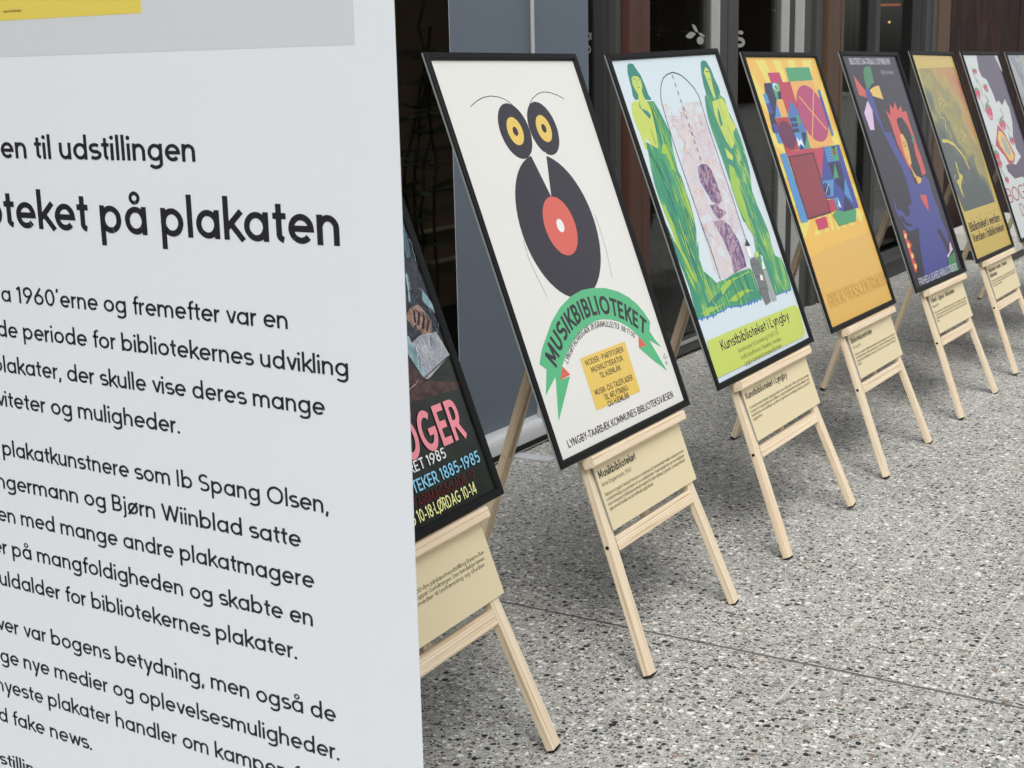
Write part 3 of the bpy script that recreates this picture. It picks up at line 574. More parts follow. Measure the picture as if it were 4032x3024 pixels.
["l","pk2",1.41,[[3.8,481.8],[5.9,491.0],[9.9,499.5],[11.0,508.9],[5.8,516.8]]],
["l","pk2",1.67,[[-33.3,517.6],[-26.1,517.0],[-22.5,523.4],[-18.2,529.2],[-16.2,536.2]]],
["l","pk2",2.43,[[32.6,516.3],[31.3,522.6],[31.0,528.9],[32.9,535.0],[34.9,541.1]]],
["l","pk2",2.78,[[32.6,303.9],[37.7,309.7],[44.7,313.0],[50.5,318.0],[53.6,325.1]]],
["l","pk2",1.57,[[18.0,323.8],[17.9,328.2],[17.3,332.6],[18.5,336.9],[19.3,341.2]]],
["l","pu2",2.54,[[14.0,311.4],[21.7,318.0],[29.8,324.2],[39.8,326.0],[49.4,329.4]]],
["l","pu2",1.86,[[37.9,326.2],[44.7,333.2],[52.2,339.5],[61.7,337.3]]],
["l","pu2",1.8,[[39.1,340.2],[32.7,342.9],[29.1,348.8],[32.0,355.2],[32.4,362.1]]],
["l","pu1",2.53,[[13.3,334.4],[18.2,340.9],[25.1,345.2],[32.7,347.9],[39.9,351.8]]],
["l","pu1",2.48,[[-5.7,260.3],[-2.4,268.8],[-1.2,277.8],[-0.0,286.9],[2.5,295.6]]],
["l","pu2",1.71,[[43.0,267.4],[46.4,272.8],[49.7,278.3],[52.4,284.1],[54.4,290.2]]],
["l","pu2",2.77,[[49.3,282.0],[47.1,286.8],[45.8,292.0],[46.8,297.2],[41.8,299.0]]],
["l","pu2",2.65,[[27.7,367.9],[26.6,373.7],[28.0,379.5],[29.2,385.4],[33.6,389.3]]],
["l","pk2",2.52,[[36.7,327.9],[35.7,333.4],[36.0,339.0],[38.2,344.1],[38.0,349.7]]],
["l","pk2",1.41,[[11.3,306.8],[13.4,316.0],[17.4,324.6],[18.5,334.0],[13.3,341.9]]],
["l","pu1",1.55,[[6.4,295.6],[6.3,303.4],[10.7,309.7],[18.1,312.3],[25.6,314.2]]],
["l","pu1",1.65,[[-0.6,282.4],[-3.7,289.1],[-7.9,295.0]]],
["l","pk2",1.59,[[6.8,417.6],[5.4,424.5],[3.9,431.4],[3.8,438.4],[0.8,444.7]]],
["l","pu2",2.45,[[-11.9,413.6],[-14.4,419.5],[-19.6,423.3],[-21.5,429.4],[-23.1,435.5]]],
["l","pu2",1.75,[[36.7,421.4],[31.7,420.1],[26.5,419.7],[21.3,419.2],[17.2,422.4]]],
["l","pk2",2.74,[[11.4,428.4],[9.2,435.0],[11.7,441.5]]],
["l","pu1",2.59,[[24.8,417.8],[26.1,423.3],[26.4,428.9]]],
["l","pu2",1.37,[[-10.4,448.3],[-18.3,447.4],[-26.2,446.3]]],
["l","pu2",2.07,[[9.2,415.8],[10.6,420.4],[13.6,424.2],[18.4,424.1],[23.1,425.5]]],
["l","teal",1.91,[[-206.6,481.3],[-203.8,509.3],[-204.1,537.4],[-204.9,565.6],[-205.9,593.7]]],
["l","lime",2.28,[[76.9,192.2],[74.7,212.7],[76.7,233.3],[83.0,253.0]]],
["l","limed",2.53,[[-261.9,245.9],[-266.4,264.9],[-273.1,283.3],[-279.3,301.9],[-284.3,320.8]]],
["l","limed",3.32,[[-167.6,695.5],[-168.3,711.1],[-168.5,726.7],[-171.1,742.1]]],
["l","lime",3.15,[[-188.1,204.1],[-193.7,220.0],[-195.0,236.8],[-196.8,253.5],[-196.9,270.4]]],
["l","limed",2.13,[[-178.3,211.9],[-178.6,231.0],[-178.6,250.2],[-176.2,269.2]]],
["l","lime",2.71,[[-151.5,433.0],[-153.8,458.8],[-153.7,484.7],[-150.5,510.4],[-143.6,535.4]]],
["l","limed",2.41,[[-181.0,362.9],[-180.3,394.5],[-182.7,425.9],[-184.9,457.4],[-183.7,488.9]]],
["l","teal",2.12,[[-174.2,377.4],[-174.7,398.9],[-173.0,420.4],[-173.6,442.0],[-173.5,463.5]]],
["l","limed",3.29,[[-212.6,631.0],[-212.9,651.0],[-214.0,671.0]]],
["l","limed",3.03,[[9.7,187.1],[9.8,222.2],[12.9,257.1]]],
["l","lime",2.58,[[-163.9,407.9],[-160.6,442.1],[-159.3,476.4],[-158.2,510.7],[-157.3,545.0]]],
["l","lime",2.92,[[-253.0,308.5],[-261.4,332.9],[-270.8,356.8],[-282.0,380.0],[-298.0,400.2]]],
["l","lime",3.04,[[-232.6,340.4],[-231.4,364.1],[-227.4,387.4],[-226.8,411.1],[-224.8,434.7]]],
["l","teal",3.06,[[-276.1,294.8],[-281.1,311.6],[-288.8,327.3]]],
["l","teal",3.12,[[39.5,196.3],[38.6,222.3],[35.5,248.2]]],
["l","teal",2.2,[[5.1,194.1],[1.6,209.4],[-2.5,224.6],[-6.1,239.9],[-7.7,255.5]]],
["l","limed",2.33,[[-153.3,516.0],[-156.3,547.3],[-154.8,578.7],[-157.5,610.0],[-157.6,641.4]]],
["l","limed",1.78,[[-203.8,476.5],[-209.2,505.6],[-217.6,533.9],[-227.5,561.8],[-231.5,591.1]]],
["l","teal",2.76,[[-257.5,351.1],[-257.2,377.3],[-258.7,403.4],[-255.9,429.4],[-250.9,455.1]]],
["l","limed",3.01,[[-152.3,640.0],[-156.2,661.8],[-160.4,683.6],[-164.1,705.4],[-169.9,726.8]]],
["l","lime",3.32,[[-204.9,271.2],[-206.4,301.9],[-212.7,332.1],[-216.4,362.7],[-222.1,393.0]]],
["l","teal",1.81,[[-238.8,398.7],[-241.9,424.0],[-243.9,449.4],[-241.5,474.7],[-239.5,500.1]]],
["l","teal",2.41,[[-43.3,183.5],[-47.2,218.2],[-51.0,252.9]]],
["l","teal",2.69,[[-209.9,302.9],[-209.9,338.0],[-204.2,372.7],[-200.2,407.6],[-193.9,442.1]]],
["l","limed",3.08,[[-34.4,188.7],[-36.6,204.5],[-38.3,220.3],[-40.4,236.1],[-43.2,251.8]]],
["l","lime",2.27,[[-185.4,373.2],[-182.9,388.1],[-179.3,402.8],[-174.8,417.3],[-171.8,432.1]]],
["l","limed",2.78,[[-152.9,612.9],[-154.5,642.0],[-153.4,671.2],[-148.9,700.0]]],
["l","teal",3.24,[[-228.6,539.8],[-235.7,567.1],[-245.5,593.6],[-260.7,617.5]]],
["l","teal",2.04,[[-226.7,445.6],[-228.4,462.8],[-227.2,480.0],[-226.9,497.3],[-228.9,514.4]]],
["l","teal",2.2,[[-149.3,670.6],[-153.9,690.3],[-159.3,709.7],[-164.8,729.1]]],
["l","teal",2.55,[[-227.5,276.6],[-221.8,308.2],[-219.0,340.2],[-216.1,372.2],[-208.6,403.4]]],
["l","limed",2.57,[[-233.2,270.6],[-236.4,291.6],[-238.0,312.6],[-241.0,333.6],[-241.8,354.7]]],
["l","teal",2.46,[[-182.4,663.4],[-177.3,693.2],[-172.8,723.1]]],
["l","teal",2.41,[[-224.1,472.8],[-230.7,500.6],[-238.1,528.2],[-241.7,556.5],[-246.8,584.7]]],
["l","teal",2.86,[[-292.9,363.3],[-292.3,392.9],[-294.3,422.4]]],
["l","ink",2.2,[[-110.5,255.4],[-108.3,303.8],[-107.6,366.5],[-110.9,412.3],[-115.1,343.3],[-113.6,403.4],[-114.1,460.2],[-115.7,530.5],[-117.2,610.3],[-114.0,685.4],[-109.9,729.3],[-104.2,749.3],[-93.9,765.6],[-75.2,786.7],[-55.2,799.3],[-29.0,808.3],[7.4,812.6],[34.3,808.3],[57.1,800.1],[79.2,786.1],[102.7,764.9],[116.0,740.0],[114.9,711.5],[111.3,668.8],[111.6,625.5],[111.9,560.1],[112.2,516.2],[115.0,464.2],[112.8,393.9],[111.9,330.2]]],
["l","ink",3.0,[[1.1,805.6],[1.2,795.4]]],
["l","ink",3.0,[[1.2,783.5],[1.3,773.2]]],
["l","ink",3.0,[[1.4,761.2],[1.5,750.9]]],
["l","ink",3.0,[[1.5,738.9],[1.6,728.6]]],
["l","ink",3.0,[[1.7,716.5],[1.7,706.1]]],
["l","ink",3.0,[[1.8,694.1],[1.9,683.7]]],
["l","ink",3.0,[[2.0,671.5],[2.0,661.1]]],
["l","ink",3.0,[[2.1,648.9],[2.2,638.4]]],
["l","ink",3.0,[[2.3,626.2],[2.3,615.7]]],
["l","ink",3.0,[[2.4,603.4],[2.5,592.9]]],
["l","ink",3.0,[[2.5,580.6],[2.6,570.0]]],
["l","ink",2.4,[[1.5,551.9],[1.9,541.3]]],
["l","ink",2.4,[[2.2,529.8],[2.6,519.1]]],
["l","ink",2.4,[[3.0,507.6],[3.4,496.9]]],
["l","ink",2.4,[[3.8,485.3],[4.2,474.6]]],
["l","ink",2.4,[[4.6,462.9],[4.9,452.2]]],
["l","ink",2.4,[[5.3,440.5],[5.7,429.7]]],
["p","f_robe",[[150.6,738.0],[166.2,742.5],[245.7,738.0],[268.9,723.8],[266.8,687.0],[281.2,648.8],[287.4,610.8],[285.5,561.9],[278.0,517.2],[264.7,488.2],[248.6,455.8],[252.1,413.3],[263.8,369.4],[267.3,326.2],[266.4,351.6],[261.2,307.0],[258.9,266.0],[291.9,254.0],[300.5,213.2],[296.4,171.7],[287.6,160.6],[177.0,162.1],[148.3,181.8],[131.1,209.5],[146.0,284.1],[165.4,333.6],[160.8,370.5],[135.2,383.3],[130.9,428.8],[133.2,476.9],[132.9,521.3],[132.6,565.4],[129.7,605.8],[126.8,646.0],[129.2,681.9],[138.0,710.0]]],
["p","blue",[[180.2,166.1],[189.2,166.0],[198.3,165.9],[207.4,165.8],[216.6,165.7],[225.8,165.6],[235.0,165.5],[244.2,165.5],[253.5,165.4],[262.9,165.3],[272.3,165.2],[281.7,165.1],[291.1,165.0],[292.2,161.3],[278.6,158.5],[267.0,162.5],[252.3,154.6],[247.8,162.9],[242.2,161.1],[230.0,163.8],[221.0,162.6],[217.7,162.2],[203.0,162.4],[198.1,162.8],[182.7,162.3],[177.5,164.4]]],
["p","teal",[[195.5,834.4],[214.1,839.8],[230.8,834.9],[243.2,812.8],[246.3,783.6],[254.8,761.3],[253.9,746.7],[244.4,736.3],[210.9,736.3],[164.9,740.8],[168.5,772.9],[178.3,804.7]]],
["p","lime",[[211.2,819.5],[227.2,813.4],[227.5,791.7],[222.4,773.9],[218.5,763.2],[216.0,734.2],[202.8,727.7],[197.4,757.0],[195.8,782.4],[191.6,804.1]]],
["l","teal",2.4,[[201.6,806.6],[233.9,805.9]]],
["l","teal",2,[[203.5,783.8],[219.3,783.1]]],
["p","lime",[[183.4,721.6],[255.3,728.3],[266.5,709.2],[264.4,672.3],[284.1,641.1],[252.8,628.6],[239.4,596.2],[203.5,580.8],[189.9,607.9],[181.6,641.7],[173.3,686.0]]],
["p","teal",[[204.7,705.8],[209.2,687.2],[204.0,654.6],[186.8,648.6],[189.2,674.0]]],
["p","lime",[[168.9,591.4],[202.4,562.4],[189.2,550.6],[163.9,562.4]]],
["p","lime",[[234.5,581.7],[246.9,569.3],[248.7,542.9],[230.9,548.4]]],
["p","limed",[[158.9,544.4],[182.8,530.8],[177.9,490.4],[178.5,434.0],[171.0,378.4],[170.1,336.7],[149.8,362.4],[130.9,428.8],[130.5,484.6]]],
["p","limed",[[211.7,361.3],[214.8,330.1],[223.5,294.0],[206.9,308.2]]],
["p","limed",[[228.5,340.6],[233.2,315.4],[227.8,283.3],[217.4,301.4]]],
["l","limed",1.4,[[235.0,592.2],[230.6,619.9],[233.5,647.7],[235.6,675.7],[238.1,703.5]]],
["l","teal",1.57,[[154.0,376.9],[151.6,392.5],[150.4,408.1],[149.3,423.8],[145.3,439.0]]],
["l","teal",2.76,[[220.5,555.0],[212.8,571.0],[202.8,585.5],[193.6,600.7],[181.3,613.3]]],
["l","limed",1.81,[[172.6,353.7],[167.0,382.6],[165.1,412.1],[165.4,441.5],[166.2,471.0]]],
["l","teal",1.9,[[210.4,570.6],[208.1,585.3],[205.4,599.9],[202.8,614.5],[200.2,629.1]]],
["l","teal",2.51,[[249.7,523.5],[247.1,555.6],[242.6,587.4],[236.2,618.8],[228.1,649.9]]],
["l","teal",1.84,[[145.6,596.1],[144.9,625.2],[143.7,654.3],[143.1,683.3],[141.3,712.4]]],
["l","limed",2.14,[[181.1,344.9],[177.1,361.6],[172.2,378.1],[166.8,394.4],[163.7,411.3]]],
["l","teal",1.83,[[197.3,298.7],[195.0,323.8],[191.2,348.7],[190.3,373.9],[190.1,399.0]]],
["l","limed",2.63,[[198.7,258.8],[192.5,278.8],[184.1,298.0],[174.9,316.8]]],
["l","limed",2.76,[[211.6,585.1],[213.4,606.5],[214.9,628.0],[215.0,649.5],[213.2,671.0]]],
["l","teal",1.88,[[212.2,460.4],[214.2,475.2],[216.7,490.0],[218.8,504.8],[222.4,519.3]]],
["l","limed",1.6,[[249.2,324.0],[255.2,350.4],[260.7,376.9]]],
["l","teal",2.12,[[174.4,361.7],[177.0,393.4],[186.3,423.8],[191.4,455.2],[193.1,486.9]]],
["l","limed",2.12,[[218.7,257.3],[215.9,287.0],[209.5,316.2],[204.6,345.6],[201.6,375.3]]],
["l","teal",1.66,[[222.9,665.2],[223.8,684.1],[223.3,703.1],[222.9,722.0]]],
["l","teal",2.16,[[246.0,527.7],[241.9,545.4],[237.3,562.9],[231.8,580.1],[225.8,597.2]]],
["l","teal",2.65,[[199.0,364.9],[198.7,382.6],[199.0,400.3],[199.8,417.9],[202.4,435.4]]],
["l","teal",2.58,[[246.5,479.0],[241.7,498.0],[237.5,517.1],[234.1,536.3],[228.2,555.0]]],
["l","limed",1.46,[[199.6,633.7],[200.4,650.1],[202.5,666.5],[206.6,682.5],[212.0,698.1]]],
["l","teal",1.98,[[269.4,545.6],[271.2,577.0],[270.8,608.4],[273.5,639.6]]],
["l","teal",1.71,[[166.1,330.2],[169.2,362.5],[178.9,393.5],[182.4,425.8],[181.7,458.3]]],
["p","ink",[[93.8,319.6],[114.9,335.1],[123.6,319.8],[123.4,313.4]]],
["p","white",[[95.2,315.4],[118.4,314.2],[117.9,296.6],[107.5,283.0],[92.5,287.9]]],
["p","greyl",[[156.3,241.8],[174.6,236.6],[175.1,209.9],[178.0,150.7],[146.5,150.9],[148.3,181.8],[149.4,214.4]]],
["p","greyd",[[95.3,279.4],[126.4,283.2],[143.3,268.3],[149.2,238.9],[147.7,214.7],[142.5,187.0],[138.0,152.5],[101.2,148.9],[97.7,166.7],[92.1,184.0],[94.8,211.9],[93.3,240.4],[90.4,261.0]]],
["l","ink",1.5,[[93.3,234.3],[115.6,226.4],[139.4,226.3]]],
["l","ink",1.5,[[93.5,191.9],[119.9,195.2],[138.9,188.5]]],
["l","ink",1.2,[[94.8,264.2],[116.7,264.6],[130.8,258.3],[129.5,238.2]]],
["p","lime",[[133.3,292.2],[157.3,292.4],[157.4,280.2],[136.2,277.6]]],
["p","white",[[167.9,281.4],[176.7,276.7],[171.8,255.5],[172.2,241.1],[152.6,243.2]]],
["l","ink",2,[[167.1,276.7],[169.4,267.3],[159.2,261.7]]],
["p","white",[[125.3,232.8],[139.4,226.3],[133.9,213.1],[118.4,217.8]]],
["p","lime",[[-287.4,125.1],[-158.0,124.2],[279.3,117.6],[299.2,103.1],[287.1,32.7],[264.5,24.6],[-52.6,28.0],[-295.7,29.3],[-307.5,65.3]]],
["t","ink","Kunstbiblioteket i Lyngby",-227.3,85.9,442.5,26.6,0.2],
["t","inkm","Rustenborgvej 1 (Gl. Rustenborg) Tlf. 88 17 00",-143.4,63.1,262.5,11.4,0.17],
["t","inkm","Grafik, Kunstlitteratur, Tidsskrifter, Farvedias",-141.9,43.8,263.3,11.4,0.17],
["t","inkm","Lyngby-Taarbæk Kommunes Biblioteker",-132.5,26.0,244.9,11.4,0.17],
],
4: [
["p","rayl",[[0,450],[296.0,464.0],[296.0,511.3]]],
["p","rayl",[[0,450],[296.0,561.8],[296.0,618.8]]],
["p","rayl",[[0,450],[296.0,687.1],[296.0,775.3]]],
["p","rayl",[[0,450],[260.1,846.0],[178.8,846.0]]],
["p","rayl",[[0,450],[108.3,846.0],[43.7,846.0]]],
["p","rayl",[[0,450],[-18.7,846.0],[-82.0,846.0]]],
["p","rayl",[[0,450],[-149.6,846.0],[-225.9,846.0]]],
["p","rayl",[[0,450],[-296.0,819.5],[-296.0,719.3]]],
["p","rayl",[[0,450],[-296.0,644.4],[-296.0,583.6]]],
["p","rayl",[[0,450],[-296.0,531.0],[-296.0,482.7]]],
["p","rayl",[[0,450],[-296.0,436.0],[-296.0,388.7]]],
["p","rayl",[[0,450],[-296.0,338.2],[-280.5,290.0]]],
["p","rayl",[[0,450],[-199.7,290.0],[-145.6,290.0]]],
["p","rayl",[[0,450],[-105.1,290.0],[-72.2,290.0]]],
["p","rayl",[[0,450],[-43.8,290.0],[-17.7,290.0]]],
["p","rayl",[[0,450],[7.5,290.0],[33.1,290.0]]],
["p","rayl",[[0,450],[60.5,290.0],[91.3,290.0]]],
["p","rayl",[[0,450],[128.2,290.0],[175.8,290.0]]],
["p","rayl",[[0,450],[243.6,290.0],[296.0,316.4]]],
["p","rayl",[[0,450],[296.0,369.0],[296.0,417.3]]],
["p","ochre",[[-289.8,236.1],[-110.2,243.2],[56.5,248.2],[288.7,253.5],[301.2,7.3],[-301.0,13.6]]],
["p","orange",[[8.3,774.8],[215.4,775.6],[221.3,559.7],[-2.3,554.4],[9.2,609.2],[3.8,681.1]]],
["p","mag",[[-157.6,805.1],[-57.0,805.6],[-55.3,773.7],[-154.8,773.3]]],
["p","green2",[[4.6,820.5],[222.3,821.5],[219.7,777.3],[2.1,775.9]]],
["p","redp",[[-156.5,773.3],[-55.0,774.0],[8.3,774.8],[5.0,680.4],[-45.8,714.0],[-108.7,661.8],[-110.5,720.7],[-96.1,763.5]]],
["p","navy",[[-212.4,772.5],[-150.8,773.2],[-153.6,719.3],[-212.0,663.5],[-209.3,612.0],[-267.5,620.7],[-249.8,681.7],[-229.1,737.0]]],
["p","lblue",[[-248.7,739.4],[-218.7,739.9],[-216.8,710.3],[-248.9,709.5]]],
["p","royal",[[-248.9,709.5],[-216.8,710.3],[-211.5,679.1],[-249.9,678.6]]],
["p","royal",[[-250.6,646.2],[-216.1,646.5],[-214.8,615.4],[-252.4,615.4]]],
["p","lblue",[[-252.4,615.4],[-217.9,615.5],[-215.8,584.3],[-252.1,585.1]]],
["p","lblue",[[-154.0,773.3],[-109.2,773.2],[-119.6,760.6],[-157.7,754.7]]],
["p","green2",[[-157.7,754.7],[-109.2,773.2],[-90.9,769.9],[-110.5,720.7],[-153.6,719.3]]],
["e","white",-127.5,759.1,20.4,12.0],
["e","green2",-125.5,757.5,14.1,8.9],
["p","navy",[[-126.8,741.6],[-96.7,747.6],[-107.5,722.3],[-136.2,720.3]]],
["p","orange",[[-158.1,716.9],[-103.5,719.0],[-102.5,664.2],[-161.5,663.5]]],
["p","lblue",[[-160.4,709.1],[-159.4,665.0],[-214.4,663.6]]],
["p","redp2",[[-208.5,662.8],[-99.6,662.5],[-100.9,620.2],[-99.3,558.9],[-216.4,555.7],[-217.3,612.4]]],
["e","plum",-158.8,607.4,63.9,45.0],
["p","blue2",[[-45.8,714.0],[13.1,671.1],[10.9,609.2],[-99.1,612.1],[-107.1,661.8]]],
["p","ink2",[[-93.3,659.7],[-79.6,659.6],[-80.3,647.5],[-94.3,647.3]]],
["p","ink2",[[-75.1,659.8],[-61.3,659.7],[-62.0,647.5],[-76.1,647.3]]],
["p","ink2",[[-56.8,659.9],[-42.8,659.8],[-43.6,647.5],[-57.8,647.4]]],
["p","ink2",[[-96.0,642.3],[-82.3,642.1],[-83.0,630.0],[-97.0,629.9]]],
["p","ink2",[[-77.8,642.3],[-64.0,642.1],[-64.7,629.9],[-78.8,629.8]]],
["p","ink2",[[-59.5,642.3],[-45.6,642.1],[-46.3,629.9],[-60.5,629.8]]],
["p","ink2",[[-98.7,624.8],[-85.0,624.6],[-85.7,612.5],[-99.7,612.5]]],
["p","ink2",[[-80.5,624.8],[-66.7,624.6],[-67.5,612.4],[-81.5,612.3]]],
["p","ink2",[[-62.2,624.7],[-48.3,624.5],[-49.1,612.3],[-63.2,612.2]]],
["p","green2",[[-38.8,664.5],[-14.2,665.3],[-5.5,639.1],[-38.4,637.0]]],
["p","lblue",[[-97.4,612.0],[10.9,609.2],[-2.3,554.4],[-100.1,558.0]]],
["p","navy",[[-39.8,609.6],[10.9,609.2],[-45.7,561.5]]],
["p","navy",[[-99.6,558.6],[-70.5,574.0],[-54.5,556.5]]],
["p","green2",[[2.4,601.4],[0.3,554.3],[-48.0,556.8]]],
["p","white",[[-87.8,598.9],[-75.2,583.9],[-55.9,591.0],[-51.2,563.4],[-72.5,575.7],[-98.1,567.4]]],
["e","mag2",118.1,667.4,121.9,94.0],
["l","orange",6,[[200.7,750.3],[42.9,588.2]]],
["l","orange",6,[[42.3,726.0],[198.9,609.9]]],
["p","blue2",[[232.8,743.1],[255.4,744.5],[250.2,589.0],[227.3,588.0]]],
["p","royal",[[231.0,719.3],[254.0,718.9],[246.5,619.9],[223.0,619.1]]],
["p","redp",[[-216.4,555.7],[14.1,557.5],[10.0,542.4],[-213.6,542.2]]],
["p","lblue",[[-266.5,552.9],[-218.4,553.3],[-215.7,338.7],[-272.5,338.3]]],
["p","plumd",[[-210.7,542.6],[11.3,543.9],[-3.4,345.3],[-216.7,342.5]]],
["p","brick",[[-201.3,536.8],[-1.1,538.1],[-10.1,351.4],[-204.3,348.8]]],
["p","pinkr",[[14.0,554.2],[119.9,555.4],[106.7,448.4],[5.8,449.2]]],
["p","royal",[[119.9,555.4],[269.8,555.6],[265.4,339.3],[116.4,338.6],[61.0,349.7],[59.2,387.7],[-3.9,391.5],[-9.3,437.4]]],
["p","lblue",[[121.5,553.9],[177.1,554.5],[168.4,505.1],[112.4,504.5]]],
["p","green2",[[177.1,554.5],[241.6,554.6],[222.6,504.6],[167.8,504.5]]],
["p","navy",[[185.6,553.0],[231.2,554.1],[200.6,537.0]]],
["p","brick",[[189.4,541.0],[219.2,541.1],[207.6,523.1],[182.6,522.8]]],
["p","navy",[[113.7,502.8],[223.2,499.8],[217.6,447.1],[116.8,447.6]]],
["p","green2",[[170.0,498.3],[167.8,449.7],[117.0,448.0]]],
["p","lblue",[[10.1,448.8],[115.0,446.8],[66.5,395.9],[8.3,396.9]]],
["e","navy",26.8,420.5,26.7,21.4],
["l","lblue",3,[[20.0,439.0],[38.1,401.6]]],
["l","white",2,[[55.4,436.3],[5.7,407.5]]],
["p","navy",[[114.5,445.1],[174.4,398.7],[219.6,446.0]]],
["p","lblue",[[222.4,446.8],[224.9,357.2],[170.9,393.9]]],
["l","royal",1.6,[[122.7,547.9],[171.8,548.7]]],
["l","royal",1.6,[[122.9,538.5],[172.0,539.2]]],
["l","royal",1.6,[[123.1,529.2],[172.3,529.8]]],
["l","royal",1.6,[[123.4,519.8],[172.5,520.3]]],
["l","royal",1.6,[[123.6,510.5],[172.7,510.9]]],
["p","redp",[[1.6,387.1],[57.8,386.2],[60.1,349.8],[-4.9,346.7]]],
["p","lblue",[[59.2,387.7],[104.0,388.9],[102.8,355.8],[62.8,349.5]]],
["p","white",[[98.3,382.7],[102.7,352.5],[83.0,360.9]]],
["p","navy",[[167.7,390.2],[216.3,337.0],[116.1,338.2]]],
["p","green2",[[4.8,338.6],[58.3,349.9],[116.1,338.2],[227.9,338.3],[230.8,330.5],[195.8,299.3],[30.8,299.2]]],
["p","mag3",[[-152.2,338.0],[-56.1,338.7],[-63.3,305.1],[-155.3,304.3]]],
["p","mag",[[-117.1,337.0],[-88.9,338.1],[-94.7,306.1],[-125.6,305.3]]],
["t","ochred","BIBLIOTEKSCENTRALEN",-256.9,71.6,573.6,43.9,0.2],
],
5: [
["t","greyw","BIBLIOTEKETS DAG TIRSDAG 12. SEPTEMBER 1989",-236.5,823.2,447.4,23.1,0.24],
["t","greym","Biblioteket",69.0,785.2,145.5,17.1,0.18],
["p","green3",[[-121.0,803.0],[-94.2,814.8],[-30.7,816.9],[-45.4,756.0],[-92.2,747.7],[-126.3,731.6],[-148.8,733.5],[-136.4,778.9]]],
["p","red2",[[-243.3,785.1],[-166.5,725.6],[-178.2,702.3],[-247.6,711.9],[-247.8,742.6]]],
["p","gold2",[[-119.2,729.7],[-53.5,740.8],[-4.7,744.3],[-1.5,691.4],[-107.0,706.2]]],
["p","lilac",[[-180.8,690.7],[-155.5,661.7],[-202.7,584.7],[-246.6,585.8],[-253.6,647.5]]],
["p","royal2",[[-161.9,733.4],[-120.2,734.8],[-116.3,708.1],[-109.6,684.7],[-105.1,573.5],[-36.6,567.9],[-17.6,515.4],[10.3,472.3],[37.9,440.5],[55.7,363.9],[167.3,387.4],[197.2,391.5],[223.7,368.5],[216.5,314.9],[233.4,260.1],[226.0,219.1],[246.7,168.4],[235.4,125.0],[210.3,124.0],[183.6,170.9],[165.8,189.3],[138.7,179.0],[165.4,121.5],[177.6,87.4],[143.1,62.7],[118.7,21.3],[-167.5,21.4],[-136.9,103.0],[-100.6,167.6],[-64.7,214.9],[-116.9,209.3],[-170.9,212.1],[-202.9,224.6],[-219.7,252.0],[-239.5,276.2],[-250.6,289.2],[-238.2,333.5],[-222.0,348.2],[-229.2,329.3],[-232.4,294.7],[-184.1,287.9],[-155.9,260.2],[-126.4,264.7],[-101.4,280.3],[-107.0,295.1],[-52.7,305.2],[-43.8,348.3],[-34.7,391.9],[-44.2,440.9],[-83.7,506.5],[-113.8,564.2],[-181.1,696.5]]],
["p","char",[[-226.0,273.3],[-193.1,267.7],[-173.6,242.6],[-137.2,234.0],[-116.5,228.6],[-136.0,224.1],[-185.5,230.8],[-211.2,249.5]]],
["p","red2",[[-14.5,652.6],[16.9,630.5],[51.1,672.7],[74.5,653.7],[117.6,679.6],[122.4,647.1],[174.7,662.9],[169.1,638.5],[216.3,642.0],[212.9,601.1],[215.8,548.3],[214.5,504.2],[221.2,468.1],[220.2,401.2],[196.5,394.7],[103.6,392.4],[45.0,429.9],[29.1,449.8],[-3.8,523.8],[-6.5,593.6]]],
["p","char",[[72.3,611.8],[103.2,621.2],[147.3,616.5],[178.3,585.6],[187.0,557.2],[183.7,517.3],[166.6,470.5],[171.6,421.4],[162.4,388.9],[101.8,390.6],[75.7,424.5],[62.7,471.2],[75.5,556.3],[66.9,584.1]]],
["p","face",[[57.3,556.0],[89.2,557.9],[107.7,527.8],[101.0,485.0],[85.2,443.2],[52.3,437.2],[39.7,472.2],[42.2,510.6]]],
["p","face",[[61.4,452.0],[79.8,416.7],[95.8,396.7],[144.8,384.2],[125.2,368.2],[88.2,366.0],[67.0,398.3]]],
["l","ink2",2.2,[[57.1,525.6],[84.6,526.6],[90.4,516.6],[65.3,509.7],[51.7,514.1],[57.1,525.6]]],
["l","ink2",2,[[54.9,475.4],[64.8,467.2],[53.4,462.0]]],
["l","ink2",2.4,[[63.8,436.6],[99.9,388.8]]],
["p","brown",[[80.5,393.8],[88.2,366.0],[75.8,360.0],[63.6,383.4]]],
["p","green3",[[187.1,551.2],[211.7,544.4],[193.5,516.9],[169.5,521.8]]],
["p","red2",[[67.2,324.9],[86.9,326.1],[98.1,320.4],[128.1,325.1],[136.2,309.4],[123.1,276.6],[102.9,260.4],[88.7,279.4],[70.6,299.3]]],
["p","red2",[[-245.8,220.1],[-220.2,218.3],[-206.3,202.6],[-225.8,190.9],[-195.6,164.0],[-223.2,150.1],[-203.1,124.2],[-222.4,113.1],[-206.4,87.8],[-236.4,67.8],[-252.4,70.5],[-252.4,100.1],[-251.4,133.2],[-247.3,169.5],[-248.7,189.9]]],
["p","cream2",[[-240.7,208.8],[-222.1,205.5],[-227.8,191.1],[-246.8,191.7]]],
["p","cream2",[[-239.5,174.1],[-220.8,170.7],[-226.5,156.5],[-245.5,157.2]]],
["p","cream2",[[-234.4,135.9],[-215.8,132.4],[-221.5,118.3],[-240.4,119.2]]],
["p","cream2",[[-234.5,98.3],[-216.0,94.7],[-221.7,80.8],[-240.6,81.8]]],
["p","lilac",[[231.1,123.6],[247.3,123.7],[247.5,107.0],[248.9,95.8],[200.8,84.8],[164.1,73.8],[154.4,81.1],[204.6,93.5]]],
["p","green3",[[156.6,71.8],[257.7,87.5],[242.1,13.9],[118.7,21.3]]],
["t","greyw","FRIHED·LIGHED·BIBLIOTEKER",-243.7,19.3,475.6,26.1,0.22],
],
6: [
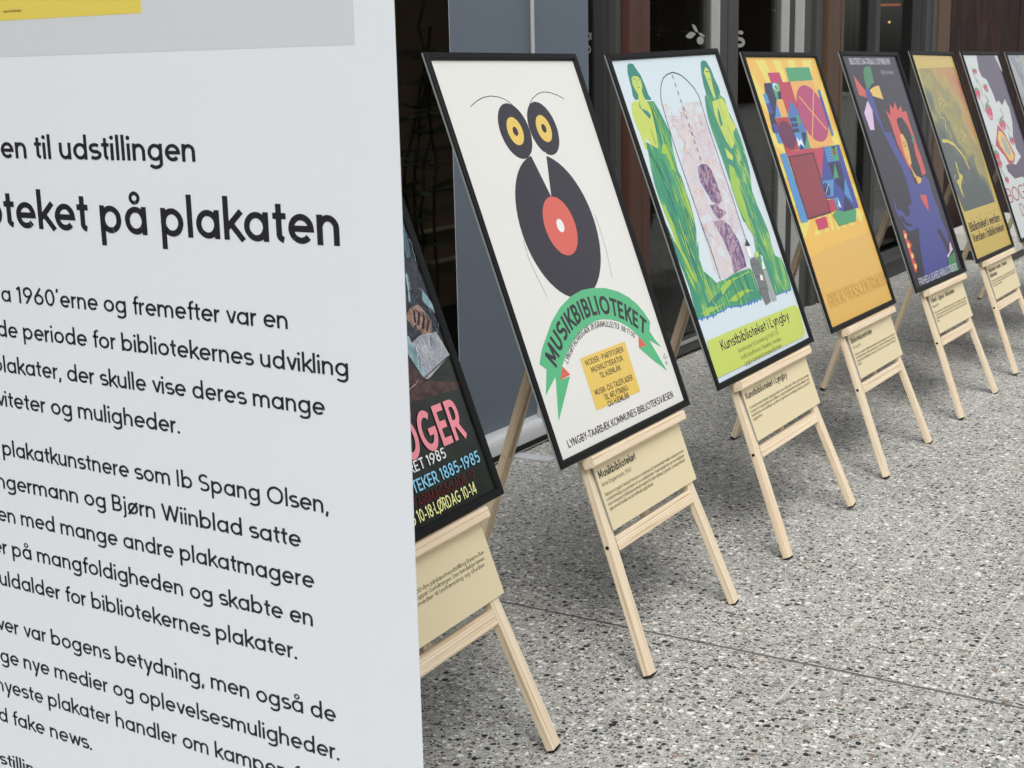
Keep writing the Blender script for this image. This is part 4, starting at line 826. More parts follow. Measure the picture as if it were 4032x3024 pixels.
["p","f_painting",[[-259.7,798.6],[282.0,805.2],[319.0,664.7],[253.1,207.8],[-257.4,207.9],[-307.8,364.8]]],
["l","straw",5,[[-46.8,698.2],[-62.8,675.9],[-110.3,667.2],[-130.3,641.0],[-56.8,666.9],[-22.8,662.3],[-81.9,636.2],[-13.8,648.8]]],
["l","straw",5,[[-167.9,598.2],[-124.9,588.9],[-108.6,575.6],[-143.2,550.7],[-134.5,537.7]]],
["l","straw",6,[[4.0,564.5],[15.9,546.8],[-13.9,534.5]]],
["l","straw",6,[[71.8,532.2],[118.5,508.9],[54.5,489.1],[97.2,476.8]]],
["l","straw",5,[[-16.8,427.7],[22.4,413.3],[9.4,388.7]]],
["p","straw",[[-162.1,409.4],[-144.8,404.5],[-152.4,364.2],[-112.1,345.7],[-159.9,324.4],[-188.4,306.3],[-190.0,259.2],[-212.3,292.1],[-217.8,320.0],[-226.2,332.4],[-171.2,341.1],[-165.2,373.0]]],
["l","straw",4,[[-210.8,359.4],[-241.6,345.2],[-231.8,320.9]]],
["l","straw",4,[[-133.8,347.0],[-132.8,314.7]]],
["l","straw",4,[[-206.7,303.5],[-217.9,261.2]]],
["l","straw",14,[[-250.4,499.3],[-178.8,496.9],[-93.8,477.2],[-19.7,432.1],[16.3,367.4]]],
["l","ink2",3,[[-259.6,836.2],[-258.7,832.6]]],
["l","ink2",3,[[-200.0,837.5],[-199.1,833.9]]],
["l","ink2",3,[[-139.2,838.9],[-138.3,835.2]]],
["l","ink2",3,[[-77.2,840.2],[-76.4,836.5]]],
["l","ink2",3,[[-14.0,841.6],[-13.1,837.9]]],
["l","ink2",3,[[50.6,843.0],[51.4,839.2]]],
["l","ink2",3,[[116.4,844.4],[117.2,840.6]]],
["l","ink2",3,[[183.7,845.9],[184.5,842.1]]],
["l","ink2",3,[[252.3,847.4],[253.1,843.5]]],
["l","ink2",4,[[-183.9,172.0],[-177.5,172.2]]],
["l","ink2",4,[[-112.1,172.4],[-105.6,172.6]]],
["l","ink2",4,[[-38.6,172.8],[-31.9,173.0]]],
["l","ink2",4,[[36.9,173.2],[43.8,173.4]]],
["l","ink2",4,[[114.3,173.6],[121.4,173.8]]],
["l","ink2",4,[[193.8,174.0],[201.0,174.2]]],
["t","ink","Biblioteket i verden",-252.8,124.1,499.0,36.4,0.2],
["t","ink","Verden i biblioteket",-255.5,80.6,520.7,33.7,0.2],
],
7: [
["p","purpg",[[-63.9,856.0],[244.7,857.7],[280.5,784.9],[363.2,730.3],[424.0,550.0],[442.0,373.2],[194.6,186.0],[69.2,273.9],[-76.0,275.1],[-154.8,313.7],[-155.6,341.8],[-57.0,348.6],[17.4,334.2],[151.9,365.4],[109.0,406.6],[124.6,463.8],[193.4,533.6],[215.0,596.1],[186.3,640.5],[107.4,613.6],[65.7,638.6],[17.1,627.9],[6.9,677.7],[-23.6,739.3],[-91.2,753.9],[-103.2,786.4]]],
["p","wine",[[-80.7,529.8],[-9.5,489.1],[57.4,380.7],[9.4,350.1],[-90.2,336.6],[-123.8,382.0],[-220.8,438.6]]],
["p","gold2",[[-91.5,502.1],[-43.6,490.6],[-8.6,460.6],[34.3,377.2],[-10.1,353.7],[-67.5,362.0],[-147.4,434.7],[-150.7,472.1]]],
["p","greyl",[[-90.6,474.0],[-25.7,461.4],[-3.7,398.5],[-39.9,376.9],[-91.4,408.2]]],
["l","leafp",9,[[-201.7,800.5],[-214.1,768.7],[-200.1,745.7],[-210.1,723.0]]],
["l","leafp",9,[[-183.9,745.6],[-161.1,708.5],[-181.5,662.9]]],
["l","leafp",9,[[-138.2,671.2],[-104.3,642.6],[-158.6,625.5]]],
["l","leafp",9,[[-234.7,645.8],[-217.9,617.9],[-233.1,590.8]]],
["l","leafp",9,[[55.4,600.7],[62.6,562.4],[-5.9,550.5]]],
["l","leafp",9,[[-271.7,445.9],[-249.8,421.7]]],
["l","leafp",9,[[-257.9,330.2],[-235.8,305.5],[-235.0,277.7]]],
["l","leafp",9,[[59.5,486.0],[60.5,457.3]]],
["l","leafp",9,[[-50.9,716.2],[-60.9,679.0]]],
["l","leafp",9,[[69.7,523.9],[105.9,493.6]]],
["p","berry",[[-278.9,694.3],[-289.1,686.8],[-285.5,675.6],[-272.2,662.0],[-254.5,650.8],[-236.8,650.8],[-219.0,662.0],[-205.7,675.6],[-202.2,686.8],[-212.4,694.3],[-232.3,698.0],[-258.9,698.0]]],
["p","berryl",[[-270.0,670.7],[-258.9,657.0],[-241.2,653.2],[-236.8,663.2],[-250.1,670.7]]],
["p","leafp",[[-290.0,693.1],[-267.8,700.5],[-276.7,709.2],[-250.1,701.8],[-236.8,711.7],[-230.1,701.0],[-205.7,705.5],[-214.6,698.0],[-199.1,691.1],[-227.9,694.3],[-245.6,689.3],[-263.4,694.3]]],
["p","berry",[[-191.8,611.8],[-204.2,601.5],[-199.9,585.9],[-183.8,566.9],[-162.2,551.4],[-140.7,551.4],[-119.1,566.9],[-102.9,585.9],[-98.6,601.5],[-111.0,611.8],[-135.3,617.0],[-167.6,617.0]]],
["p","berryl",[[-181.1,579.0],[-167.6,560.0],[-146.0,554.8],[-140.7,568.7],[-156.8,579.0]]],
["p","leafp",[[-205.3,610.1],[-178.4,620.4],[-189.1,632.5],[-156.8,622.2],[-140.7,636.0],[-132.6,621.1],[-102.9,627.4],[-113.7,617.0],[-94.9,607.3],[-129.9,611.8],[-151.4,604.9],[-173.0,611.8]]],
["p","berry",[[-36.9,539.4],[-49.9,532.3],[-45.4,521.7],[-28.5,508.6],[-5.9,498.0],[16.6,498.0],[39.1,508.6],[56.0,521.7],[60.5,532.3],[47.6,539.4],[22.2,543.0],[-11.6,543.0]]],
["p","berryl",[[-25.7,516.9],[-11.6,503.9],[11.0,500.3],[16.6,509.8],[-0.3,516.9]]],
["p","leafp",[[-51.0,538.3],[-22.8,545.4],[-34.1,553.7],[-0.3,546.6],[16.6,556.0],[25.0,545.8],[56.0,550.1],[44.7,543.0],[64.5,536.4],[27.8,539.4],[5.3,534.7],[-17.2,539.4]]],
["p","berry",[[-296.3,405.9],[-307.7,397.7],[-303.7,385.5],[-288.9,370.6],[-269.2,358.3],[-249.6,358.3],[-229.9,370.6],[-215.1,385.5],[-211.1,397.7],[-222.5,405.9],[-244.6,410.0],[-274.2,410.0]]],
["p","berryl",[[-286.5,380.1],[-274.2,365.1],[-254.5,361.1],[-249.6,371.9],[-264.3,380.1]]],
["p","leafp",[[-308.6,404.5],[-284.0,412.7],[-293.9,422.2],[-264.3,414.0],[-249.6,424.9],[-242.2,413.2],[-215.1,418.1],[-224.9,410.0],[-207.7,402.4],[-239.7,405.9],[-259.4,400.5],[-279.1,405.9]]],
["p","berry",[[-199.8,786.2],[-207.0,782.7],[-204.5,777.6],[-195.1,771.3],[-182.5,766.1],[-169.9,766.1],[-157.3,771.3],[-147.9,777.6],[-145.4,782.7],[-152.6,786.2],[-166.8,787.9],[-185.6,787.9]]],
["p","berryl",[[-193.5,775.3],[-185.6,769.0],[-173.0,767.3],[-169.9,771.8],[-179.3,775.3]]],
["p","leafp",[[-207.7,785.6],[-191.9,789.0],[-198.2,793.0],[-179.3,789.6],[-169.9,794.2],[-165.2,789.3],[-147.9,791.3],[-154.2,787.9],[-143.2,784.7],[-163.6,786.2],[-176.2,783.9],[-188.8,786.2]]],
["p","berry",[[-112.8,710.3],[-121.0,705.4],[-118.2,698.1],[-107.5,689.2],[-93.2,681.9],[-78.9,681.9],[-64.6,689.2],[-53.9,698.1],[-51.1,705.4],[-59.3,710.3],[-75.3,712.7],[-96.8,712.7]]],
["p","berryl",[[-105.7,694.9],[-96.8,685.9],[-82.5,683.5],[-78.9,690.0],[-89.6,694.9]]],
["p","leafp",[[-121.7,709.5],[-103.9,714.4],[-111.0,720.0],[-89.6,715.2],[-78.9,721.7],[-73.6,714.7],[-53.9,717.6],[-61.1,712.7],[-48.6,708.2],[-71.8,710.3],[-86.1,707.0],[-100.3,710.3]]],
["p","berry",[[49.8,454.3],[40.0,449.3],[43.4,441.8],[56.3,432.6],[73.4,425.1],[90.5,425.1],[107.7,432.6],[120.5,441.8],[124.0,449.3],[114.1,454.3],[94.8,456.8],[69.1,456.8]]],
["p","berryl",[[58.4,438.5],[69.1,429.3],[86.2,426.8],[90.5,433.4],[77.7,438.5]]],
["p","leafp",[[39.1,453.5],[60.5,458.5],[52.0,464.4],[77.7,459.3],[90.5,466.0],[97.0,458.8],[120.5,461.8],[112.0,456.8],[127.0,452.2],[99.1,454.3],[82.0,451.0],[64.8,454.3]]],
["p","berry",[[-276.0,366.1],[-284.7,360.7],[-281.7,352.5],[-270.4,342.6],[-255.4,334.4],[-240.3,334.4],[-225.3,342.6],[-214.0,352.5],[-211.0,360.7],[-219.6,366.1],[-236.6,368.9],[-259.1,368.9]]],
["p","berryl",[[-268.5,348.9],[-259.1,338.9],[-244.1,336.2],[-240.3,343.5],[-251.6,348.9]]],
["p","leafp",[[-285.4,365.2],[-266.6,370.7],[-274.1,377.0],[-251.6,371.6],[-240.3,378.8],[-234.7,371.0],[-214.0,374.3],[-221.5,368.9],[-208.4,363.8],[-232.8,366.1],[-247.8,362.5],[-262.9,366.1]]],
["p","berry",[[-238.8,286.5],[-245.9,282.4],[-243.5,276.2],[-234.2,268.6],[-221.8,262.5],[-209.5,262.5],[-197.1,268.6],[-187.8,276.2],[-185.4,282.4],[-192.5,286.5],[-206.4,288.5],[-224.9,288.5]]],
["p","berryl",[[-232.6,273.4],[-224.9,265.9],[-212.6,263.8],[-209.5,269.3],[-218.7,273.4]]],
["p","leafp",[[-246.5,285.8],[-231.1,289.9],[-237.3,294.7],[-218.7,290.6],[-209.5,296.1],[-204.8,290.2],[-187.8,292.7],[-194.0,288.5],[-183.2,284.7],[-203.3,286.5],[-215.6,283.7],[-228.0,286.5]]],
["t","wine","BOGEN",-289.1,178.0,488.9,65.2,0.1],
["t","wine","DAG",-146.4,107.1,241.8,55.7,0.1],
],
1: [
["p","p_brown",[[165.5,298.9],[184.2,276.5],[230.0,243.6],[313.4,225.6],[311.4,279.1],[306.7,214.5],[131.1,225.1],[91.2,226.3],[124.0,282.6]]],
["p","p_slate",[[256.7,536.7],[316.4,534.5],[316.6,457.3],[332.7,391.8],[333.1,328.5],[278.7,324.0],[145.2,344.3]]],
["p","p_skin",[[230.2,384.8],[258.2,387.2],[272.4,372.9],[282.9,352.0],[278.2,333.6],[252.3,328.9],[240.5,333.5],[236.9,341.2],[230.2,343.6],[235.3,355.7],[219.2,349.1],[216.9,358.9],[207.3,370.0]]],
["l","p_dark",6,[[240.6,378.4],[231.6,356.3]]],
["l","p_dark",6,[[256.1,373.3],[238.3,350.4]]],
["l","p_dark",6,[[267.2,364.3],[247.5,341.6]]],
["l","p_dark",6,[[275.3,353.3],[258.0,335.0]]],
["p","p_page",[[180.3,330.7],[197.5,322.8],[233.7,332.4],[286.4,329.7],[303.7,280.7],[214.0,251.5],[200.7,256.7],[175.3,315.4]]],
["p","p_ice",[[186.4,341.2],[199.6,336.4],[205.1,304.9],[212.9,256.4],[197.2,264.4],[175.3,315.4]]],
["p","p_ice",[[285.0,407.9],[292.6,403.1],[305.2,381.8],[308.7,359.5],[299.8,365.8],[277.1,391.2]]],
["l","p_dark",3,[[199.5,254.6],[213.4,250.5],[299.7,274.2]]],
["l","p_dark",2,[[202.5,256.3],[298.5,279.3]]],
["l","p_ice",5,[[254.7,447.1],[246.8,419.9],[236.5,395.6]]],
["l","p_teal",7,[[296.1,556.0],[291.9,527.8],[281.2,495.7],[277.1,474.8]]],
["l","p_teal",5,[[299.9,548.4],[292.9,508.5],[284.1,476.2]]],
["l","p_dark",1.22,[[194.1,246.0],[198.3,250.7],[199.4,256.9],[204.5,260.7]]],
["l","p_dark",1.34,[[136.7,233.4],[148.3,239.9],[155.7,250.8],[166.7,258.1],[175.0,268.3]]],
["l","p_dark",1.35,[[103.4,246.5],[113.4,249.8],[121.5,256.5],[129.3,263.7],[136.0,271.8]]],
["l","p_dark",0.7,[[184.5,248.1],[196.4,248.7],[207.1,253.8]]],
["l","p_dark",1.23,[[124.4,237.1],[134.7,247.9],[143.0,260.4],[151.3,272.8],[162.3,282.9]]],
["l","pk2",1.04,[[116.0,233.2],[123.7,237.0],[131.0,241.7],[139.2,244.2],[147.6,246.0]]],
["l","pk2",1.2,[[137.6,247.3],[149.1,246.6],[160.4,249.5],[171.8,251.6],[182.1,256.9]]],
["l","p_dark",0.79,[[128.8,274.9],[140.9,279.5],[151.2,287.5],[163.3,292.3]]],
["l","p_dark",1.08,[[231.1,221.6],[237.3,223.3],[243.6,223.4],[249.9,224.7],[255.3,228.0]]],
["l","p_dark",0.74,[[159.8,259.0],[172.8,254.1],[182.1,243.6],[181.3,229.7]]],
["l","p_ice",1.2,[[232.2,403.4],[229.9,409.3],[224.9,413.1],[223.9,419.3],[222.9,425.6]]],
["l","p_ice",0.71,[[282.0,360.0],[274.3,366.3],[268.7,374.5],[262.6,382.4],[255.7,389.6]]],
["l","p_teal",0.97,[[274.6,491.9],[270.1,498.7],[269.6,506.7],[268.2,514.6],[262.6,520.3]]],
["l","p_ice",0.66,[[278.4,325.1],[291.0,330.4],[300.6,340.1],[308.4,351.3],[313.9,363.8]]],
["l","p_ice",1.37,[[288.8,366.0],[288.9,380.1],[292.4,393.7],[288.6,407.3],[278.1,416.5]]],
["l","p_ice",1.19,[[224.1,408.7],[228.7,419.1],[234.4,428.8],[237.9,439.6],[236.5,450.8]]],
["l","p_ice",0.69,[[305.3,482.5],[307.4,488.7],[312.0,493.4],[315.4,499.0]]],
["l","p_ice",1.23,[[256.1,488.8],[259.1,495.1],[264.3,499.8],[266.1,506.6],[270.0,512.4]]],
["l","p_ice",1.23,[[202.9,384.6],[207.0,393.3],[211.2,401.9],[218.0,408.6],[225.7,414.3]]],
["l","p_dark",0.68,[[225.1,373.1],[223.0,382.4],[221.6,391.8],[218.3,400.7],[217.3,410.2]]],
["l","p_dark",0.88,[[194.6,358.9],[195.0,365.6],[194.6,372.3],[197.8,378.1],[200.0,384.4]]],
["l","p_dark",1.11,[[235.6,383.1],[231.1,390.7],[227.6,398.8],[222.2,405.8],[215.2,411.2]]],
["l","p_ice",1.29,[[296.0,465.1],[300.3,475.8],[299.2,487.4],[303.3,498.2],[300.2,509.3]]],
["l","p_teal",1.38,[[306.6,367.2],[315.5,373.7],[323.8,381.0],[328.8,390.8]]],
["l","p_teal",1.18,[[247.1,387.9],[249.8,394.5],[255.6,398.6],[261.9,402.1],[269.0,403.1]]],
["l","p_dark",0.97,[[231.4,403.0],[227.6,412.9],[224.9,423.1],[222.0,433.3],[214.7,440.9]]],
["l","p_teal",0.92,[[158.2,364.2],[161.5,370.1],[165.7,375.5],[171.0,379.8],[174.8,385.5]]],
["l","p_teal",1.01,[[292.3,325.8],[287.0,339.6],[283.5,354.0],[271.9,363.2],[260.9,373.1]]],
["l","p_dark",1.13,[[273.5,327.3],[276.9,335.0],[284.5,338.9],[292.9,338.0],[300.5,334.3]]],
["l","p_teal",0.68,[[196.9,387.8],[204.5,398.7],[204.5,412.0],[205.7,425.2],[198.6,436.4]]],
["l","p_dark",1.13,[[227.7,412.6],[235.6,417.1],[244.6,415.7],[252.8,411.9],[261.8,410.6]]],
["l","p_ice",1.35,[[252.0,417.6],[252.6,425.4],[255.1,432.9],[256.2,440.7],[255.7,448.6]]],
["l","p_dark",0.72,[[322.5,342.3],[316.0,355.5],[304.2,364.5],[293.5,374.7],[279.3,378.7]]],
["l","p_dark",1.2,[[242.3,350.7],[240.0,356.5],[235.0,360.4],[234.0,366.6],[233.0,372.8]]],
["l","p_dark",0.71,[[262.4,338.8],[254.6,345.0],[249.0,353.2],[242.9,361.1],[236.0,368.3]]],
["l","p_dark",0.68,[[276.2,352.0],[270.9,359.6],[262.6,363.5],[253.7,366.2],[244.5,365.5]]],
["l","p_dark",1.23,[[251.1,339.0],[256.1,349.4],[259.8,360.4],[263.8,371.2]]],
["l","p_dark",1.06,[[263.0,362.4],[256.6,369.8],[249.2,376.2],[240.8,381.1]]],
["l","pk1",0.74,[[263.7,351.0],[265.7,357.9],[267.8,364.9],[269.5,371.9]]],
["l","p_ice",1.2,[[234.8,281.7],[232.4,287.6],[227.4,291.4],[226.4,297.6],[225.5,303.9]]],
["l","white",1.37,[[229.6,265.1],[229.8,279.0],[229.2,292.9],[226.9,306.6],[224.7,320.3]]],
["l","p_ice",1.34,[[201.6,269.6],[201.5,282.7],[209.9,292.6],[214.9,304.6],[222.1,315.4]]],
["l","white",1.25,[[223.9,291.3],[220.4,305.0],[216.2,318.6]]],
["l","p_ice",0.87,[[273.5,308.2],[268.0,319.5],[256.8,325.1],[244.5,327.5],[232.0,329.0]]],
["l","p_dark",0.82,[[261.9,299.3],[263.7,312.1],[262.0,325.1]]],
["l","white",0.9,[[271.0,282.2],[279.1,290.5],[285.6,300.0],[292.2,309.6]]],
["l","white",1.1,[[211.9,293.4],[209.8,304.3],[206.4,315.0]]],
["l","white",1.13,[[193.2,275.0],[198.5,286.1],[203.1,297.5],[208.4,308.6],[206.6,320.8]]],
["l","p_ice",0.89,[[202.1,283.0],[201.8,294.6],[197.8,305.5],[194.6,316.6],[188.4,326.4]]],
["l","p_ice",1.34,[[190.4,285.5],[191.3,292.9],[196.0,298.7],[202.0,303.3],[209.4,304.1]]],
["l","p_dark",0.72,[[197.6,302.4],[201.6,308.2],[205.3,314.1],[210.4,318.9],[214.3,324.7]]],
["l","p_ice",1.07,[[245.7,299.5],[246.6,308.0],[243.5,316.0],[238.9,323.1],[237.5,331.6]]],
["l","p_ice",1.22,[[257.8,295.4],[258.7,304.2],[260.4,312.9],[266.4,319.5],[269.1,327.9]]],
["l","p_ice",1.12,[[206.6,288.6],[207.6,298.1],[204.4,307.0],[202.2,316.2]]],
["l","p_dark",1.08,[[254.0,306.4],[257.3,313.5],[260.1,321.0],[264.1,327.8]]],
["l","white",1.41,[[236.2,308.4],[236.8,315.3],[235.6,322.1],[233.3,328.6]]],
["t","pink","BØGER",21.4,128.2,247.8,75.8,0.25],
["t","white","I ÅRET 1985",33.8,108.0,153.6,19.6,0.2],
["t","sky","BIBLIOTEKER 1885-1985",-29.8,74.2,315.4,22.3,0.2],
["t","dred","NR. FARIMAGSGADE 19",9.7,49.2,242.1,18.2,0.2],
["t","cream3","DAG 10-18·LØRDAG 10-14",-4.2,24.7,246.0,22.3,0.2],
],
}
def put_text(mb, s, x0, y0, width, xh, wt, m, z, flip=None, wmap=None):
    """a line of lettering in the plane z, stretched to the width; wmap bends it"""
    polys, adv = text_polys(s, wt); adv -= .12; kx = (width/(adv*xh)) if width else 1
    for i, p in enumerate(polys):
        pts = [(x*xh*kx, y*xh) for x, y in p]
        pts = [wmap(*q) for q in pts] if wmap else [(x0+a, y0+b) for a, b in pts]
        dz = (i % 9)*4e-5
        mb.face([(a, b, z+dz) for a, b in pts], m)
def shape(mb, pts, m, z):
    """filled outline in the plane z, any concave polygon"""
    tri = tessellate_polygon([[Vector((x, y, 0)) for x, y in pts]])
    for t in tri:
        p = [pts[i] for i in t]
        if (p[1][0]-p[0][0])*(p[2][1]-p[0][1])-(p[1][1]-p[0][1])*(p[2][0]-p[0][0]) < 0: p.reverse()
        mb.face([(a, b, z) for a, b in p], m)
# ---------------------------------------------------------------- the setting
mb = MB(); mb.face([(-60, -60, 0), (60, -60, 0), (60, 60, 0), (-60, 60, 0)], 'terrazzo'); tag(mb.build('ground'), kind='structure')
# ---- the shop building behind the easels: front at y = 2.52
FY = 2.52
B = empty('shop_building', (6, FY, 0), 'dark shopfront of glass, grey metal frames and red-brown wood behind the row of posters', 'building')
BI = Matrix.Translation((-6, -FY, 0))
def part(name, fn, parent=B):
    mb = MB(); fn(mb); o = mb.build(name); o.parent = parent
    o.matrix_local = BI if parent == B else Matrix.Identity(4); return o
part('upper_wall', lambda m: m.box(-6, 22, FY+.02, FY+6, 3.02, 8, 'concrete'))
part('soffit_beam', lambda m: m.box(-6, 22, FY-.02, FY+.2, 2.7, 3.0, 'mulld', .004))
part('interior_floor', lambda m: m.box(-6, 22, FY+.12, FY+5.9, -.05, .012, 'intfloor'))
part('interior_ceiling', lambda m: m.box(-6, 22, FY+.22, FY+5.9, 2.75, 2.85, 'intdark'))
def pan(m):
    zs = [.17, .39, .535, .70, .89, 1.03, 1.30, 1.575, 1.85, 2.2, 2.74]
    m.box(-6, 22, 3.66, 3.7, .012, .165, 'intdark')
    for a, b in zip(zs, zs[1:]):
        m.box(-6, 22, 3.64, 3.7, a+.006, b-.006, 'intwood', .002)
part('interior_wall', pan)
def she(m):
    for z in (.39, .535, .70, .89, 1.03, 1.30, 1.575, 1.85, 2.2): m.box(-6, 22, 3.60 if z in (.39, .535, 1.575) else 3.632, 3.66, z-.0055, z+.0055, 'intpale' if z in (.39, .535, 1.575) else 'intgrey')
part('shelf_edge', she)
for x0, x1, y in ((5.75, 5.90, 3.3), (6.02, 6.16, 3.3), (7.3, 7.55, 3.35), (9.4, 9.7, 3.3), (7.72, 7.9, 3.1)):
    part('interior_column', lambda m: m.box(x0, x1, y, y+.15, .013, 2.74, 'intgrey' if x0 < 7.6 else 'woodd', .004))
part('side_wall', lambda m: (m.box(-6.2, -6, FY, FY+6, 0, 8, 'concrete')))
def bay(x0, x1, name='window_frame', z0=.08, mats=('mulld', 'mulld', 'mulld', 'mulld')):
    def f(m):
        m.box(x0, x0+.035, FY, FY+.1, .0, 2.7, mats[0], .002); m.box(x1-.035, x1, FY, FY+.1, 0, 2.7, mats[1], .002)
        m.box(x0+.036, x1-.036, FY+.004, FY+.096, 0.0, z0, mats[2], .002); m.box(x0+.036, x1-.036, FY+.004, FY+.096, 2.6, 2.698, mats[3], .002)
    fr = part(name, f)
    g = part('glass_pane', lambda m: m.box(x0+.03, x1-.03, FY+.045, FY+.053, z0-.01, 2.61, 'glass'), fr)
    return fr, g
b0, _ = bay(-2.0, .2); b1, _ = bay(.24, 2.6); b2, g2 = bay(2.64, 4.80)
part('mullion', lambda m: (m.box(4.802, 4.838, FY-.03, FY+.1, 0, 2.7, 'mull', .003), m.box(4.84, 4.872, FY-.005, FY+.1, 0, 2.7, 'mulld', .002)))
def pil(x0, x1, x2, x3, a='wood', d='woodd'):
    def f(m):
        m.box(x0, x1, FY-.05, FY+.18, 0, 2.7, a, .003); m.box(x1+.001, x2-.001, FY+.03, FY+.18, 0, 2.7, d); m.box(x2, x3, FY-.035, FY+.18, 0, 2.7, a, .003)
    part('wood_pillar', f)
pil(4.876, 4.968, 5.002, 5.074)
# double door, two leaves with grey stiles
def leaf(x0, x1, ml, mr):
    def f(m):
        m.box(x0, x0+(.11 if ml == 'mull' else .03), FY, FY+.06, .014, 2.6, ml, .003); m.box(x1-.105, x1, FY, FY+.06, .014, 2.6, mr, .003)
        m.box(x0+.03, x1-.106, FY+.003, FY+.057, 2.5, 2.598, 'mull', .003)
    d = part('door', f)
    part('kick_plate', lambda m: (m.box(x0+.031 if ml != 'mull' else x0+.111, x1-.106, FY+.002, FY+.058, .014, .08, 'mull', .004), m.box(x0+.12, x1-.12, FY-.004, FY+.001, .058, .074, 'mulll', .002)), d)
    g = part('glass_pane', lambda m: m.box(x0+.02, x1-.09, FY+.026, FY+.034, .07, 2.51, 'glass'), d)
    part('edge_trim', lambda m: m.box(x1-.114, x1-.106, FY-.012, FY+.05, .09, 2.5, 'mulll', .002), d)
    return d, g
d1, gd1 = leaf(5.078, 5.906, 'mulld', 'mull'); d2, gd2 = leaf(5.92, 6.728, 'mull', 'mulld')
part('door_head', lambda m: m.box(5.078, 6.728, FY, FY+.1, 2.605, 2.7, 'mulld', .002))
part('mullion', lambda m: (m.box(6.732, 6.75, FY-.04, FY+.1, 0, 2.7, 'mulll', .002), m.box(6.752, 6.86, FY-.03, FY+.1, 0, 2.7, 'mull', .004), m.box(6.862, 6.95, FY-.012, FY+.1, 0, 2.7, 'mull', .004), m.box(6.952, 7.04, FY-.03, FY+.1, 0, 2.7, 'mull', .004)))
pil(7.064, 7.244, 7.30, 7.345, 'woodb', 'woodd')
b3, g3 = bay(7.35, 8.02, z0=.1)
part('curtain', lambda m: [m.box(8.03+.052*k, 8.08+.052*k, FY+.2+.012*(k % 2), FY+.215+.012*(k % 2), .02, 2.7, 'curtain', .004) for k in range(10)])
b4, g4 = bay(8.024, 8.87, z0=.1)
part('window_sill', lambda m: (m.box(7.36, 8.868, FY-.10, FY-.001, .0, .105, 'mulld', .004), m.box(7.35, 8.869, FY-.13, FY-.001, .106, .128, 'mull', .004)))
part('mullion', lambda m: (m.box(8.874, 8.99, FY-.03, FY+.1, 0, 2.7, 'mulld', .003), m.box(8.992, 9.08, FY-.04, FY+.1, 0, 2.7, 'mull', .003)))
part('wood_pillar', lambda m: m.box(9.083, 9.34, FY-.05, FY+.18, 0, 2.7, 'woodb', .003))
part('rusty_panel', lambda m: (m.box(9.345, 11.38, FY-.02, FY+.1, 0, 2.7, 'rusty', .004)))
part('rusty_panel', lambda m: (m.box(11.42, 13.4, FY-.02, FY+.1, 0, 2.7, 'rusty', .004)))
part('panel_joint', lambda m: m.box(11.382, 11.418, FY+.02, FY+.1, 0, 2.7, 'mulld'))
bay(13.41, 16)
part('end_wall', lambda m: m.box(16.005, 22, FY, FY+.2, 0, 3.0, 'outerwall'))
# white vinyl on the glass: olive twig, letter S, two rows of letters seen from behind
def ell(cx, cy, rx_, ry_, ang, n=24):
    c, s = math.cos(ang), math.sin(ang)
    return [(cx+rx_*math.cos(t)*c-ry_*math.sin(t)*s, cy+rx_*math.cos(t)*s+ry_*math.sin(t)*c) for t in [2*math.pi*i/n for i in range(n)]]
def leafshape(cx, cy, l, wd, ang):
    c, s = math.cos(ang), math.sin(ang); p = []
    for i in range(13): t = i/12; p.append((l*(t-.5), wd*math.sin(math.pi*t)))
    for i in range(11, 0, -1): t = i/12; p.append((l*(t-.5), -wd*math.sin(math.pi*t)))
    return [(cx+a*c-b*s, cy+a*s+b*c) for a, b in p]
UP = Matrix(((1, 0, 0, 0), (0, 0, -1, 0), (0, 1, 0, 0), (0, 0, 0, 1)))     # drawing plane stood up, facing -y
def decal(fn, x, z, y, parent):
    mb = MB(); fn(mb); o = mb.build('window_decal'); o.parent = parent; o.matrix_local = Matrix.Translation((x, y, z)) @ UP; return o
def twig(m):
    shape(m, leafshape(-.055, .002, .105, .013, .12), 'decal', .001); shape(m, leafshape(-.012, .030, .074, .010, -.47), 'decal', .0012); shape(m, leafshape(.055, .004, .075, .006, -.22), 'decal', .0014)
    shape(m, ell(.042, -.019, .036, .0165, 0), 'decal', .001)
decal(twig, 5.625, 1.347, FY+.022, gd1)
decal(lambda m: put_text(m, 'S', -.0, -.035, .105, .052, .3, 'decal', .001), 6.045, 1.335, FY+.022, gd2)
def back_letters(m):
    for s, y in (('KØKKEN', .0), ('OG BAR', -.047)):
        k = text_width(s, .24)*.0225
        for p in text_polys(s, .24)[0]:
            m.face([(k-a*.0225, y+b*.0185, .001) for a, b in p][::-1], 'decal')
decal(back_letters, 4.585, 1.325, FY+.041, g2)
# ---- added building out of view: darkens glass reflections, kept low so posters mirror sky
OB = empty('added_dark_building', (6, -13, 0), 'added low brown building out of view, darkening the reflections in the shop windows', 'building')
mb = MB(); mb.box(-34, 44, -4, 0, 0, 3.4, 'outerwall'); w1 = mb.build('wall', OB)
mb = MB(); mb.box(-34.2, 44.2, -4.2, .25, 3.401, 3.6, 'concrete'); mb.build('roof', OB)
